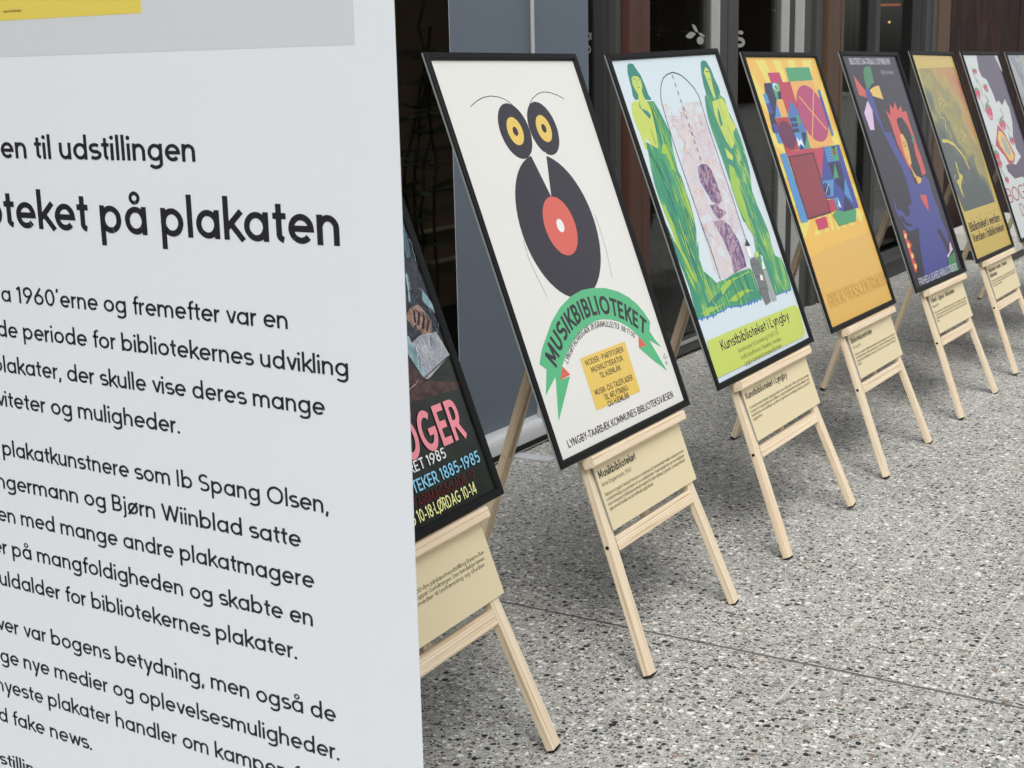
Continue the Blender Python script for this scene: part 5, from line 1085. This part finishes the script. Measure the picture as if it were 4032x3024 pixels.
# ---------------------------------------------------------------- plants and lamp behind the glass
def plant(name, x, y, label, seed, hgt=1.5):
    rn = random.Random(seed); t = empty(name, (x, y, .012), label, 'plant')
    mb = MB(); mb.cyl((0, 0, 0), (0, 0, .3), .10, .14, 'pot', 20); mb.build('pot', t)
    mb = MB(); lf = MB()
    for k in range(5):
        a = rn.uniform(0, 6.28); px, py = 0, 0; z = .28; top = hgt*rn.uniform(.75, 1)
        q = Vector((.03*math.cos(a), .03*math.sin(a), z))
        while q.z < top:
            n = q+Vector((rn.uniform(-.03, .03), rn.uniform(-.03, .03), .09)); mb.cyl(q, n, .006, .005, 'stem', 6)
            if q.z > .45:
                for j in range(4):
                    b = rn.uniform(0, 6.28); l = rn.uniform(.05, .12); d = Vector((math.cos(b), math.sin(b), rn.uniform(-.3, .5))).normalized(); s = d.cross(Vector((0, 0, 1))).normalized()*l*.3
                    lf.face([n, n+d*l*.5+s, n+d*l, n+d*l*.5-s], 'leaf')
            q = n
    mb.build('stem', t); lf.build('foliage', t)
plant('potted_plant', 3.98, 2.82, 'leafy dark plant behind the glass left of the grey banner', 3)
plant('potted_plant', 6.02, 2.80, 'leafy plant behind the door glass with the white olive twig', 5, 1.42)
lt = empty('strip_lamp', (10.6, 3.4, 1.62), 'glowing orange strip lamp inside the dark shop window', 'lamp')
mb = MB(); mb.cyl((-.75, 0, -.01), (.75, 0, .035), .009, .009, 'lampglow', 10); mb.build('tube', lt)
mb = MB(); mb.box(-.76, .76, .015, .04, .025, .05, 'mulld'); mb.cyl((-.3, .03, .05), (-.3, .03, 1.1), .004, .004, 'mulld', 6); mb.build('bracket', lt)
bl = empty('pendant_lamp', (11.1, 3.4, 1.52), 'tiny warm bulb hanging below the orange strip lamp', 'lamp')
mb = MB(); mb.add((lambda b: (bmesh.ops.create_icosphere(b, subdivisions=2, radius=.010), b)[1])(bmesh.new()), 'bulb'); mb.build('bulb', bl)
mb = MB(); mb.cyl((0, 0, .0105), (0, 0, 1.2), .003, .003, 'mulld', 6); mb.build('cord', bl)
# stone block on a dark base by the wall, far right
st = empty('stone_block', (9.5, 2.12, 0), 'low pale granite block on a dark base by the rusty panel, far right', 'block')
mb = MB(); mb.box(-.52, .8, -.2, .24, .062, .172, 'stone', .006); mb.build('slab', st)
mb = MB(); mb.box(-.48, .76, -.17, .22, 0, .061, 'mulld', .004); mb.build('plinth', st)
# ---------------------------------------------------------------- roll-up banners
def rollup(name, label, xf, front, px=.03):
    """base, pole, sheet; local x = width, -y = printed side, z up"""
    t = empty(name, (0, 0, 0), label, 'banner', 'roll-up banners standing by the posters'); t.matrix_world = xf
    mb = MB(); n = 14; prof = [(-.052, .006), (-.056, .03)]+[(-.02+.036*math.cos(a), .045+.04*math.sin(a)) for a in [math.pi-math.pi*.5*i/8 for i in range(9)]]+[(.02+.036*math.cos(a), .045+.04*math.sin(a)) for a in [math.pi/2-math.pi*.5*i/8 for i in range(9)]]+[(.056, .03), (.056, .022), (.046, .02), (.046, .012), (.056, .01), (.056, .006)]
    L, Rr = -.425, .425
    for i in range(len(prof)):
        a, b = prof[i], prof[(i+1) % len(prof)]; mb.face([(L, *a), (L, *b), (Rr, *b), (Rr, *a)][::-1], 'alu')
    for x in (L, Rr):
        tri = tessellate_polygon([[Vector((p[0], p[1], 0)) for p in prof]])
        for q in tri: mb.face([(x, *prof[i]) for i in q], 'alu')
    mb.build('base', t)
    mb = MB(); mb.box(-.40, .405, .0565, .0585, .011, .029, 'rubber'); mb.box(-.42, .42, -.045, .045, .001, .0055, 'rubber'); mb.build('base_slot', t)
    for x in (-.19, .19):
        mb = MB(); mb.box(x-.024, x+.024, -.18, .19, .0008, .0052, 'pale_foot', .001); mb.build('foot', t)
    mb = MB(); mb.cyl((px, .03, .08), (px, .03, 2.02), .0075, .0065, 'mulll', 12); mb.build('pole', t, smooth=False)
    mb = MB(); mb.box(-.425, .425, -.014, .014, 1.995, 2.03, 'alu', .003); mb.build('top_rail', t)
    mb = MB(); k = 24
    for i in range(k):       # the sheet bows very slightly
        x0, x1 = -.425+.85*i/k, -.425+.85*(i+1)/k; f = lambda x: 0.0
        for z0, z1 in ((.086, .7), (.7, 1.35), (1.35, 1.995)):
            mb.face([(x0, f(x0)-.0005, z0), (x1, f(x1)-.0005, z0), (x1, f(x1)-.0005, z1), (x0, f(x0)-.0005, z1)], front)
            mb.face([(x0, f(x0)+.0005, z0), (x0, f(x0)+.0005, z1), (x1, f(x1)+.0005, z1), (x1, f(x1)+.0005, z0)], 'greyfabric')
    for x in (-.425, .425):
        y = 0.0; mb.face([(x, y-.0005, .086), (x, y+.0005, .086), (x, y+.0005, 1.995), (x, y-.0005, 1.995)], front)
    sh = mb.build('banner_sheet', t)
    return t, sh
# seen from behind, between the first easels and the shop: faces the shop
GB, _ = rollup('roll_up_banner', 'roll-up banner showing its grey back, pole and silver base, behind the record poster', Matrix.Translation((3.978, 2.392, 0)) @ Matrix.Rotation(math.pi, 4, 'Z'), 'bannerwhite', -.002)
# the white text banner in the foreground: faces the camera side (-x); local x runs towards -y
YR = .7985                                   # right-hand edge
WB, sheet = rollup('roll_up_banner', 'large white roll-up banner with black text in the foreground', Matrix.Translation((1.0965, YR+.425, 0)) @ Matrix.Rotation(-math.pi/2, 4, 'Z'), 'bannerwhite')
def yl(Y): return YR+.425-Y                 # world y -> local x
FR_ = -.00075
STAND = Matrix(((1, 0, 0, 0), (0, 0, -1, 0), (0, 1, 0, 0), (0, 0, 0, 1)))
mb = MB()
mb.face([(-.40, 1.2505, .0), (yl(.8453), 1.2505, .0), (yl(.8453), 1.94, .0), (-.40, 1.94, .0)], 'bannergrey')
mb.build('printed_panel', sheet, Matrix.Translation((0, -.00065, 0)) @ STAND)
mb = MB(); mb.face([(-.36, 1.290, 0), (yl(1.1216), 1.290, 0), (yl(1.1216), 1.80, 0), (-.36, 1.80, 0)], 'banneryellow')
put_text(mb, 'tegnet for biblioteket', yl(1.335), 1.2985, .03, .002, .3, 'textolive', .0001)
put_text(mb, 'Kom og se plakaterne alle dage 10-18', yl(1.60), 1.3265, .40, .0042, .22, 'textolive', .0001)
shape(mb, [(yl(1.158), 1.325), (yl(1.148), 1.333), (yl(1.145), 1.322), (yl(1.140), 1.324), (yl(1.138), 1.312), (yl(1.143), 1.306), (yl(1.147), 1.318), (yl(1.154), 1.318)], 'textolive', .0001)
mb.build('printed_picture', sheet, Matrix.Translation((0, -.0008, 0)) @ STAND)
mb = MB()
LINES = [  # full line, measured tail, y at the tail's start and end, baseline, x-height, stroke
    ('Velkommen til udstillingen', 'udstillingen', 1.2643, 1.059, 1.138, .0182, .205), ('Biblioteket på plakaten', 'på plakaten', 1.2085, .8736, 1.0585, .0302, .212),
    ("Årene fra 1960'erne og fremefter var en", "1960'erne og fremefter var en", 1.3594, .9471, .9700, 0, 0), ('blomstrende periode for bibliotekernes udvikling', 'periode for bibliotekernes udvikling', 1.3542, .8715, .9272, 0, 0),
    ('af plakater, der skulle vise deres mange', 'der skulle vise deres mange', 1.2849, .9049, .8836, 0, 0), ('aktiviteter og muligheder.', 'og muligheder.', 1.3179, 1.1107, .8405, 0, 0),
    ('Danske plakatkunstnere som Ib Spang Olsen,', 'plakatkunstnere som Ib Spang Olsen,', 1.4127, .9060, .7785, 0, 0), ('Arne Ungermann og Bjørn Wiinblad satte', 'Bjørn Wiinblad satte', 1.2285, .9467, .7352, 0, 0),
    ('sammen med mange andre plakatmagere', 'med mange andre plakatmagere', 1.3918, .9316, .6918, 0, 0), ('farver på mangfoldigheden og skabte en', 'mangfoldigheden og skabte en', 1.3685, .9354, .6484, 0, 0),
    ('guldalder for bibliotekernes plakater.', 'bibliotekernes plakater.', 1.2785, .9604, .6055, 0, 0),
    ('Over var bogens betydning, men også de', 'bogens betydning, men også de', 1.3574, .9115, .5430, 0, 0), ('mange nye medier og oplevelsesmuligheder.', 'medier og oplevelsesmuligheder.', 1.3574, .9088, .4990, 0, 0),
    ('De nyeste plakater handler om kampen for', 'plakater handler om', 1.3745, 1.1030, .4572, 0, 0), ('og imod fake news.', 'fake news.', 1.4468, 1.3013, .4140, 0, 0), ('Udstillingen', 'stillin', 1.4814, 1.4150, .3512, .0122, .2)]
for full, tail, ya, yb, bz, xh, wt in LINES:
    xh = xh or .0139; wt = wt or .186
    k = (ya-yb)/((text_width(tail, wt)-.13)*xh); pre = full[:full.index(tail)]
    polys, _ = text_polys(full, wt); x0 = yl(ya)-text_width(pre, wt)*xh*k
    for i, p in enumerate(polys):
        q = [(x0+a*xh*k, bz+b*xh) for a, b in p]
        if min(a for a, b in q) > -.42: mb.face([(a, b, (i % 9)*4.5e-5) for a, b in q], 'bannertext')
mb.build('lettering', sheet, Matrix.Translation((0, FR_, 0)) @ STAND)
# ---------------------------------------------------------------- easels
LEAN = .3512; SL, CL = math.sin(LEAN), math.cos(LEAN)
MPL = Matrix(((1, 0, 0, 0), (0, SL, -CL, 0), (0, CL, SL, 0), (0, 0, 0, 1)))  # leaning plane: x across, y up the lean, z to the front
V0 = .4712; OFF = 0.0
def bar(name, parent, mat4, x0, x1, y0, y1, z0, z1, m='pine', ch=.0016):
    mb = MB(); mb.box(x0, x1, y0, y1, z0, z1, m, ch); return mb.build(name, parent, mat4)
def make_easel():
    t = empty('easel')
    for s in (-1, 1):
        ang = s*.087
        mt = MPL @ Matrix.Translation((OFF+s*.233, .0085, -.0105)) @ Matrix.Rotation(ang, 4, 'Z') @ Matrix.Rotation(-.026, 4, 'X')
        lg = bar('leg', t, mt, -.015, .015, 0, 1.25, -.008, .008)
        mb = MB(); mb.box(-.0135, .0135, -.0042, -.0003, -.0075, .0075, 'rubber', .001); mb.build('rubber_foot', lg)
        mb = MB(); mb.cyl((s*.0156, .272, 0), (s*.0148, .272, 0), .0042, .0042, 'screw', 12); mb.build('screw', lg)
    RZ = Matrix.Rotation(math.pi/2, 4, 'Z')
    mb = MB()        # cross bar with two shallow flutes
    prof = [(-.0155, -.008), (-.0155, .0065), (-.0138, .008), (-.008, .008), (-.0065, .0066), (-.005, .008), (.003, .008), (.0045, .0066), (.006, .008), (.0138, .008), (.0155, .0065), (.0155, -.008)]
    for i in range(len(prof)):
        a, b = prof[i], prof[(i+1) % len(prof)]; mb.face([(a[0], -.193, a[1]), (b[0], -.193, b[1]), (b[0], .193, b[1]), (a[0], .193, a[1])], 'pine')
    mb.build('cross_bar', t, MPL @ Matrix.Translation((OFF, .279, -.0175)) @ RZ)
    mb = MB()        # ledge: strip with a raised front lip, grain along its length
    prof = [(.0, -.013), (.0, .010), (.003, .013), (.0195, .013), (.0222, .011), (.0222, .008), (.0222, .0035), (.0222, -.013)]
    for i in range(len(prof)):
        a, b = prof[i], prof[(i+1) % len(prof)]; mb.face([(a[0], -.235, a[1]), (b[0], -.235, b[1]), (b[0], .235, b[1]), (a[0], .235, a[1])], 'pine')
    for y in (-.235, .235):
        for q in tessellate_polygon([[Vector((p[0], p[1], 0)) for p in prof]]): mb.face([(prof[i][0], y, prof[i][1]) for i in q], 'pine')
    mb.build('ledge', t, MPL @ Matrix.Translation((OFF+.0145, .4475, 0)) @ RZ)
    bar('centre_slat', t, MPL @ Matrix.Translation((OFF+.004, .258, -.035)), -.0125, .0125, 0, .98, -.008, .008)
    bar('top_block', t, MPL @ Matrix.Translation((OFF, 1.2, -.0335)), -.13, .13, 0, .05, -.004, .004)
    # hinged rear leg: solid below, slotted above
    p0 = Vector((.002, .600, .004)); p1 = MPL @ Vector((.002, .84, -.058)); d = p1-p0; L = d.length; yv = d.normalized(); xv = Vector((1, 0, 0)); zv = xv.cross(yv)
    mt = Matrix(((xv.x, yv.x, zv.x, p0.x), (xv.y, yv.y, zv.y, p0.y), (xv.z, yv.z, zv.z, p0.z), (0, 0, 0, 1)))
    mb = MB(); mb.box(-.0175, .0175, .004, L*.46, -.009, .009, 'pine', .0015); mb.box(-.0175, -.004, L*.46+.0005, L, -.009, .009, 'pine', .0015); mb.box(.004, .0175, L*.46+.0005, L, -.009, .009, 'pine', .0015)
    mb.box(-.0039, .0039, L*.47, L*.95, -.003, .003, 'screw')
    lg = mb.build('leg', t, mt)
    mb = MB(); mb.box(-.016, .016, -.004, .0037, -.008, .008, 'rubber', .001); mb.build('rubber_foot', lg)
    return t
E0 = make_easel()
WO = .32; HO = .87; FW = .0160
def make_frame():
    """black moulding, mitred; x across, y up, z front; bottom edge at y=0"""
    mb = MB()
    out = [(-WO, 0), (WO, 0), (WO, HO), (-WO, HO)]
    prof = [(0, -.0098), (0, -.0058), (0, -.0025), (.0022, 0), (.0118, 0), (.0138, -.0015), (FW, -.0045), (FW, -.0075)]     # inset, depth
    ring = []
    for ins, z in prof: ring.append([(-WO+ins, ins, z), (WO-ins, ins, z), (WO-ins, HO-ins, z), (-WO+ins, HO-ins, z)])
    for a, b in zip(ring, ring[1:]):
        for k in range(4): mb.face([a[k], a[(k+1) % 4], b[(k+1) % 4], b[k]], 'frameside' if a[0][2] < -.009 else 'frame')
    return mb
def print_mesh(base, items, extra=None):
    mb = MB(); z = -.0069; st = min(3e-5, .0017/max(len(items), 1))
    mb.face([(-WO+.0155, .0155, z), (WO-.0155, .0155, z), (WO-.0155, HO-.0155, z), (-WO+.0155, HO-.0155, z)], base)
    lim = (WO-.0162, .0162, HO-.0162)
    def clip(p):
        for ax, sg, v in ((0, 1, -lim[0]), (0, -1, -lim[0]), (1, 1, lim[1]), (1, -1, -lim[2])):
            q = []
            for i in range(len(p)):
                a, b = p[i], p[(i+1) % len(p)]; da, db = sg*a[ax]-v, sg*b[ax]-v
                if da >= 0: q.append(a)
                if (da >= 0) != (db >= 0): t = da/(da-db); q.append((a[0]+(b[0]-a[0])*t, a[1]+(b[1]-a[1])*t))
            p = q
            if len(p) < 3: return []
        return p
    def put(p, m, z):
        for t in tessellate_polygon([[Vector((a, b, 0)) for a, b in p]]):
            q = clip([p[i] for i in t])
            if len(q) < 3: continue
            ar = sum(q[i][0]*q[(i+1) % len(q)][1]-q[(i+1) % len(q)][0]*q[i][1] for i in range(len(q)))
            if ar < 0: q = q[::-1]
            mb.face([(a, b, z) for a, b in q], m)
    lt = MB(); main = mb
    for it in items:
        z += st; k, m = it[0], it[1]; mb = main
        if k == 'p': put([(a/1000, b/1000) for a, b in it[2]], m, z)
        elif k == 'e':
            cx, cy, ra, rb = [t/1000 for t in it[2:6]]; put([(cx+ra*math.cos(2*math.pi*i/56), cy+rb*math.sin(2*math.pi*i/56)) for i in range(56)], m, z)
        elif k == 'l':
            Lq, Rq = strip([(a/1000, b/1000) for a, b in it[3]], it[2]/1000)
            for i in range(len(Lq)-1): put([Rq[i], Rq[i+1], Lq[i+1], Lq[i]], m, z)
        elif k == 't':
            s, x, y, wd, hh, wt = it[2:8]; mb = lt
            up = s.upper() == s; xh = hh/1000/CAP
            polys, adv = text_polys(s, wt); kx = wd/1000/((adv-.12)*xh)
            for i, p in enumerate(polys): put([(x/1000+a*xh*kx, y/1000+b*xh) for a, b in p], m, z+(i % 7)*3e-5)
        elif k == 'arc':
            s, cx, cy, rad, a0, a1, hh, wt = it[2:10]; mb = lt; xh = hh/CAP
            polys, adv = text_polys(s, wt); adv -= .12
            for i, p in enumerate(polys):
                q = []
                for a, b in p:
                    t = a0+(a1-a0)*a/adv; r = rad+b*xh; q.append((cx+r*math.sin(t), cy+r*math.cos(t)))
                put(q, m, z+(i % 7)*3e-5)
    return main, lt
INFO = {1: ('paperslate', 'dark poster with pink BØGER lettering, half hidden by the white banner'), 2: ('paper', 'white poster with owl-eyed vinyl record face and green MUSIKBIBLIOTEKET ribbon'),
    3: ('paperblue', 'pale blue poster with two green draped figures beside an arch'), 4: ('rayo', 'yellow poster with colourful geometric shapes above a plain ochre area'), 5: ('paperdark', 'dark grey poster with blue figure reaching up and red spiky hair'),
    6: ('straw6', 'yellow poster with a blurred painted panel and handwritten black title'), 7: ('paper7', 'white poster with strawberries and a purple shape, title in thin red letters'), 8: ('f_blur', 'grey-blue poster cut off by the right edge of the photo')}
EASEL = {1: 'wooden easel under the dark BØGER poster, next to the white banner', 2: 'wooden easel holding the vinyl record face poster', 3: 'wooden easel holding the pale blue poster with green figures', 4: 'wooden easel holding the yellow geometric poster',
    5: 'wooden easel holding the dark poster with the blue figure', 6: 'wooden easel holding the yellow painted-panel poster', 7: 'wooden easel holding the strawberry poster', 8: 'wooden easel at the right edge of the photo, almost out of view'}
CARD = {1: ('', '', ['de Københavns Bibliotekers 100-års jubilæumsudstilling Byens Bø-', 'ger, der henvender sig ud til alle grupper i befolkningen. Den kvindelige læser,', 'og gamle, nye og gamle medier til lystlæsning og studier.'], 'cream caption card under the BØGER poster, cut off by the white banner'),
    2: ('Musikbiblioteket', 'Arne Ungermann, 1963', ['Plakaten fra Lyngby-Taarbæk Kommune er et eksempel på sammenfaldet mellem museernes brede-', 're kulturformidling og oprettelsen af nye musikbiblioteker. Visuelt signalerede de store vinylplader', 'som et dengang nyt biblioteksmateriale mulighed for både aflytning og hjemlån. Samtidig forbandt', 'uglen som motiv musikken med det traditionelle boglige bibliotek.'], 'cream caption card titled Musikbiblioteket'),
    3: ('Kunstbiblioteket i Lyngby', '', ['To romerske statuer flankerer indgangsportalen, mens en lille mand i frakke og hat gør sig umage', 'i kampen for mangfoldigheden af billeder. Lyngby Kunstbibliotek formidlede billeder med', 'kunsthistorien med udstillinger og udlån af original kunst, kunstbøger, plakater og musik til', 'nysgerrige lånere.'], 'cream caption card titled Kunstbiblioteket i Lyngby'),
    4: ('Bibliotekscentralen', 'Sort og Gult', ['Plakaten er udgivet af Bibliotekscentralen med farverige figurer, som samles til', 'et mylder af bøger, medier og mennesker i et stort hus for læsning. Kunstneren', 'arbejdede med klippede former og en klar palet, der gik igen på skilte og', 'udlånskort.'], 'cream caption card titled Bibliotekscentralen'),
    5: ('Frihed · Lighed · Biblioteker', 'Plakat, 1989', ['Plakaten blev lavet til bibliotekernes dag og viser en kvinde, der rækker', 'op efter bogens blade. Motivet spiller på de store ord fra revolutionen og', 'på biblioteket som et sted for alle, hvor viden og fantasi kan lånes', 'frit hjem.'], 'cream caption card titled Frihed, Lighed, Biblioteker'),
    6: ('Biblioteket i verden - Verden i', 'biblioteket', ['Plakaten lader hulemaleriets dyr og tegn møde regnbuens farver og', 'minder om, at bibliotekets samlinger rækker fra de første billeder til', 'nutidens medier og hele verdens fortællinger.'], 'cream caption card under the yellow painted-panel poster'),
    7: ('Bogens dag', '', ['Bogen som gave og som nydelse.'], 'cream caption card under the strawberry poster'), 8: ('', '', ['Biblioteket'], 'cream caption card at the right edge of the photo')}
POS = {1: (1.8408, 1.1918, .0356, .0061), 2: (2.6793, 1.1926, .0227, -.0071), 3: (3.4943, 1.1931, -.0220, .0235), 4: (4.3024, 1.1954, .0037, -.0070), 5: (5.1269, 1.1796, -.0115, -.0083), 6: (5.9398, 1.1794, .0029, -.0110), 7: (6.7035, 1.1736, -.0141, -.0039), 8: (7.53, 1.176, .0, .0)}
ART.setdefault(8, [])
k = next(i for i, it in enumerate(ART[2]) if it[1] == 'green')+1
ART[2][k:k] = [['arc', 'ink', 'MUSIKBIBLIOTEKET', 0.003, -.055, .327, -.71, .72, .043, .27], ['arc', 'ink', 'LYNGBY HOVEDGADE 28 (GRAMLILLE) TLF. 88 17 00', .002, -.037, .281, -.615, .615, .0135, .19]]
for k in range(1, 9):
    x, y, yaw, rot = POS[k]; base, lab = INFO[k]
    t = E0 if k == 1 else copy_tree(E0)
    tag(t, EASEL[k], 'easel', 'wooden easels in a row')
    mw = Matrix.Translation((x, y, .0055*abs(rot)/.0235)) @ Matrix.Rotation(yaw, 4, 'Z') @ Matrix.Rotation(-rot, 4, 'Y'); t.matrix_world = mw
    f = empty('framed_poster'); f.matrix_world = mw @ Matrix.Translation((.018 if k == 1 else 0, 0, 0)) @ MPL @ Matrix.Translation((0, V0, 0)); tag(f, lab, 'poster', 'framed posters on the easels')
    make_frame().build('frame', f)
    main, lt = print_mesh(base, ART.get(k, [])); pr = main.build('print', f)
    if lt.f: lt.build('lettering', pr)
    mb = MB(); mb.box(-WO+.004, WO-.004, .004, HO-.004, -.0122, -.0085, 'backing'); mb.build('backing_board', f)
    # caption card hanging under the ledge
    c = empty('caption_card'); c.matrix_world = mw @ MPL @ Matrix.Translation((OFF+.020, .3085, -.0058)); h_, t_, body, cl = CARD[k]; tag(c, cl, 'sign', 'caption cards on the easels')
    mb = MB(); cw, chh = .2175, .139; mb.box(-cw, cw, 0, chh, -.0048, -.0002, 'foam'); mb.face([(-cw, 0, 0), (cw, 0, 0), (cw, chh, 0), (-cw, chh, 0)], 'card'); cb = mb.build('card_board', c)
    lt = MB(); L0 = -cw+.012; y = .109
    if h_: put_text(lt, h_, L0, y, text_width(h_, .24)*.0122*1.12, .0122, .25, 'cardtext', .0002)
    if t_: put_text(lt, t_, L0, y-(.021 if k == 6 else .0175), text_width(t_, .2)*(.0122 if k == 6 else .0068)*1.14, .0122 if k == 6 else .0068, .25 if k == 6 else .17, 'cardtext' if k == 6 else 'cardsmall', .0002)
    yy = y-.0385 if t_ else y-.0265
    for i, s in enumerate(body):
        full = .405; nat = text_width(s, .16)*.0042; put_text(lt, s, L0, yy-.0102*i, min(full, nat) if i == len(body)-1 and k != 1 else full*(1-.012*(i % 3)), .0052, .18, 'cardsmall', .0002)
    lt.build('lettering', cb)
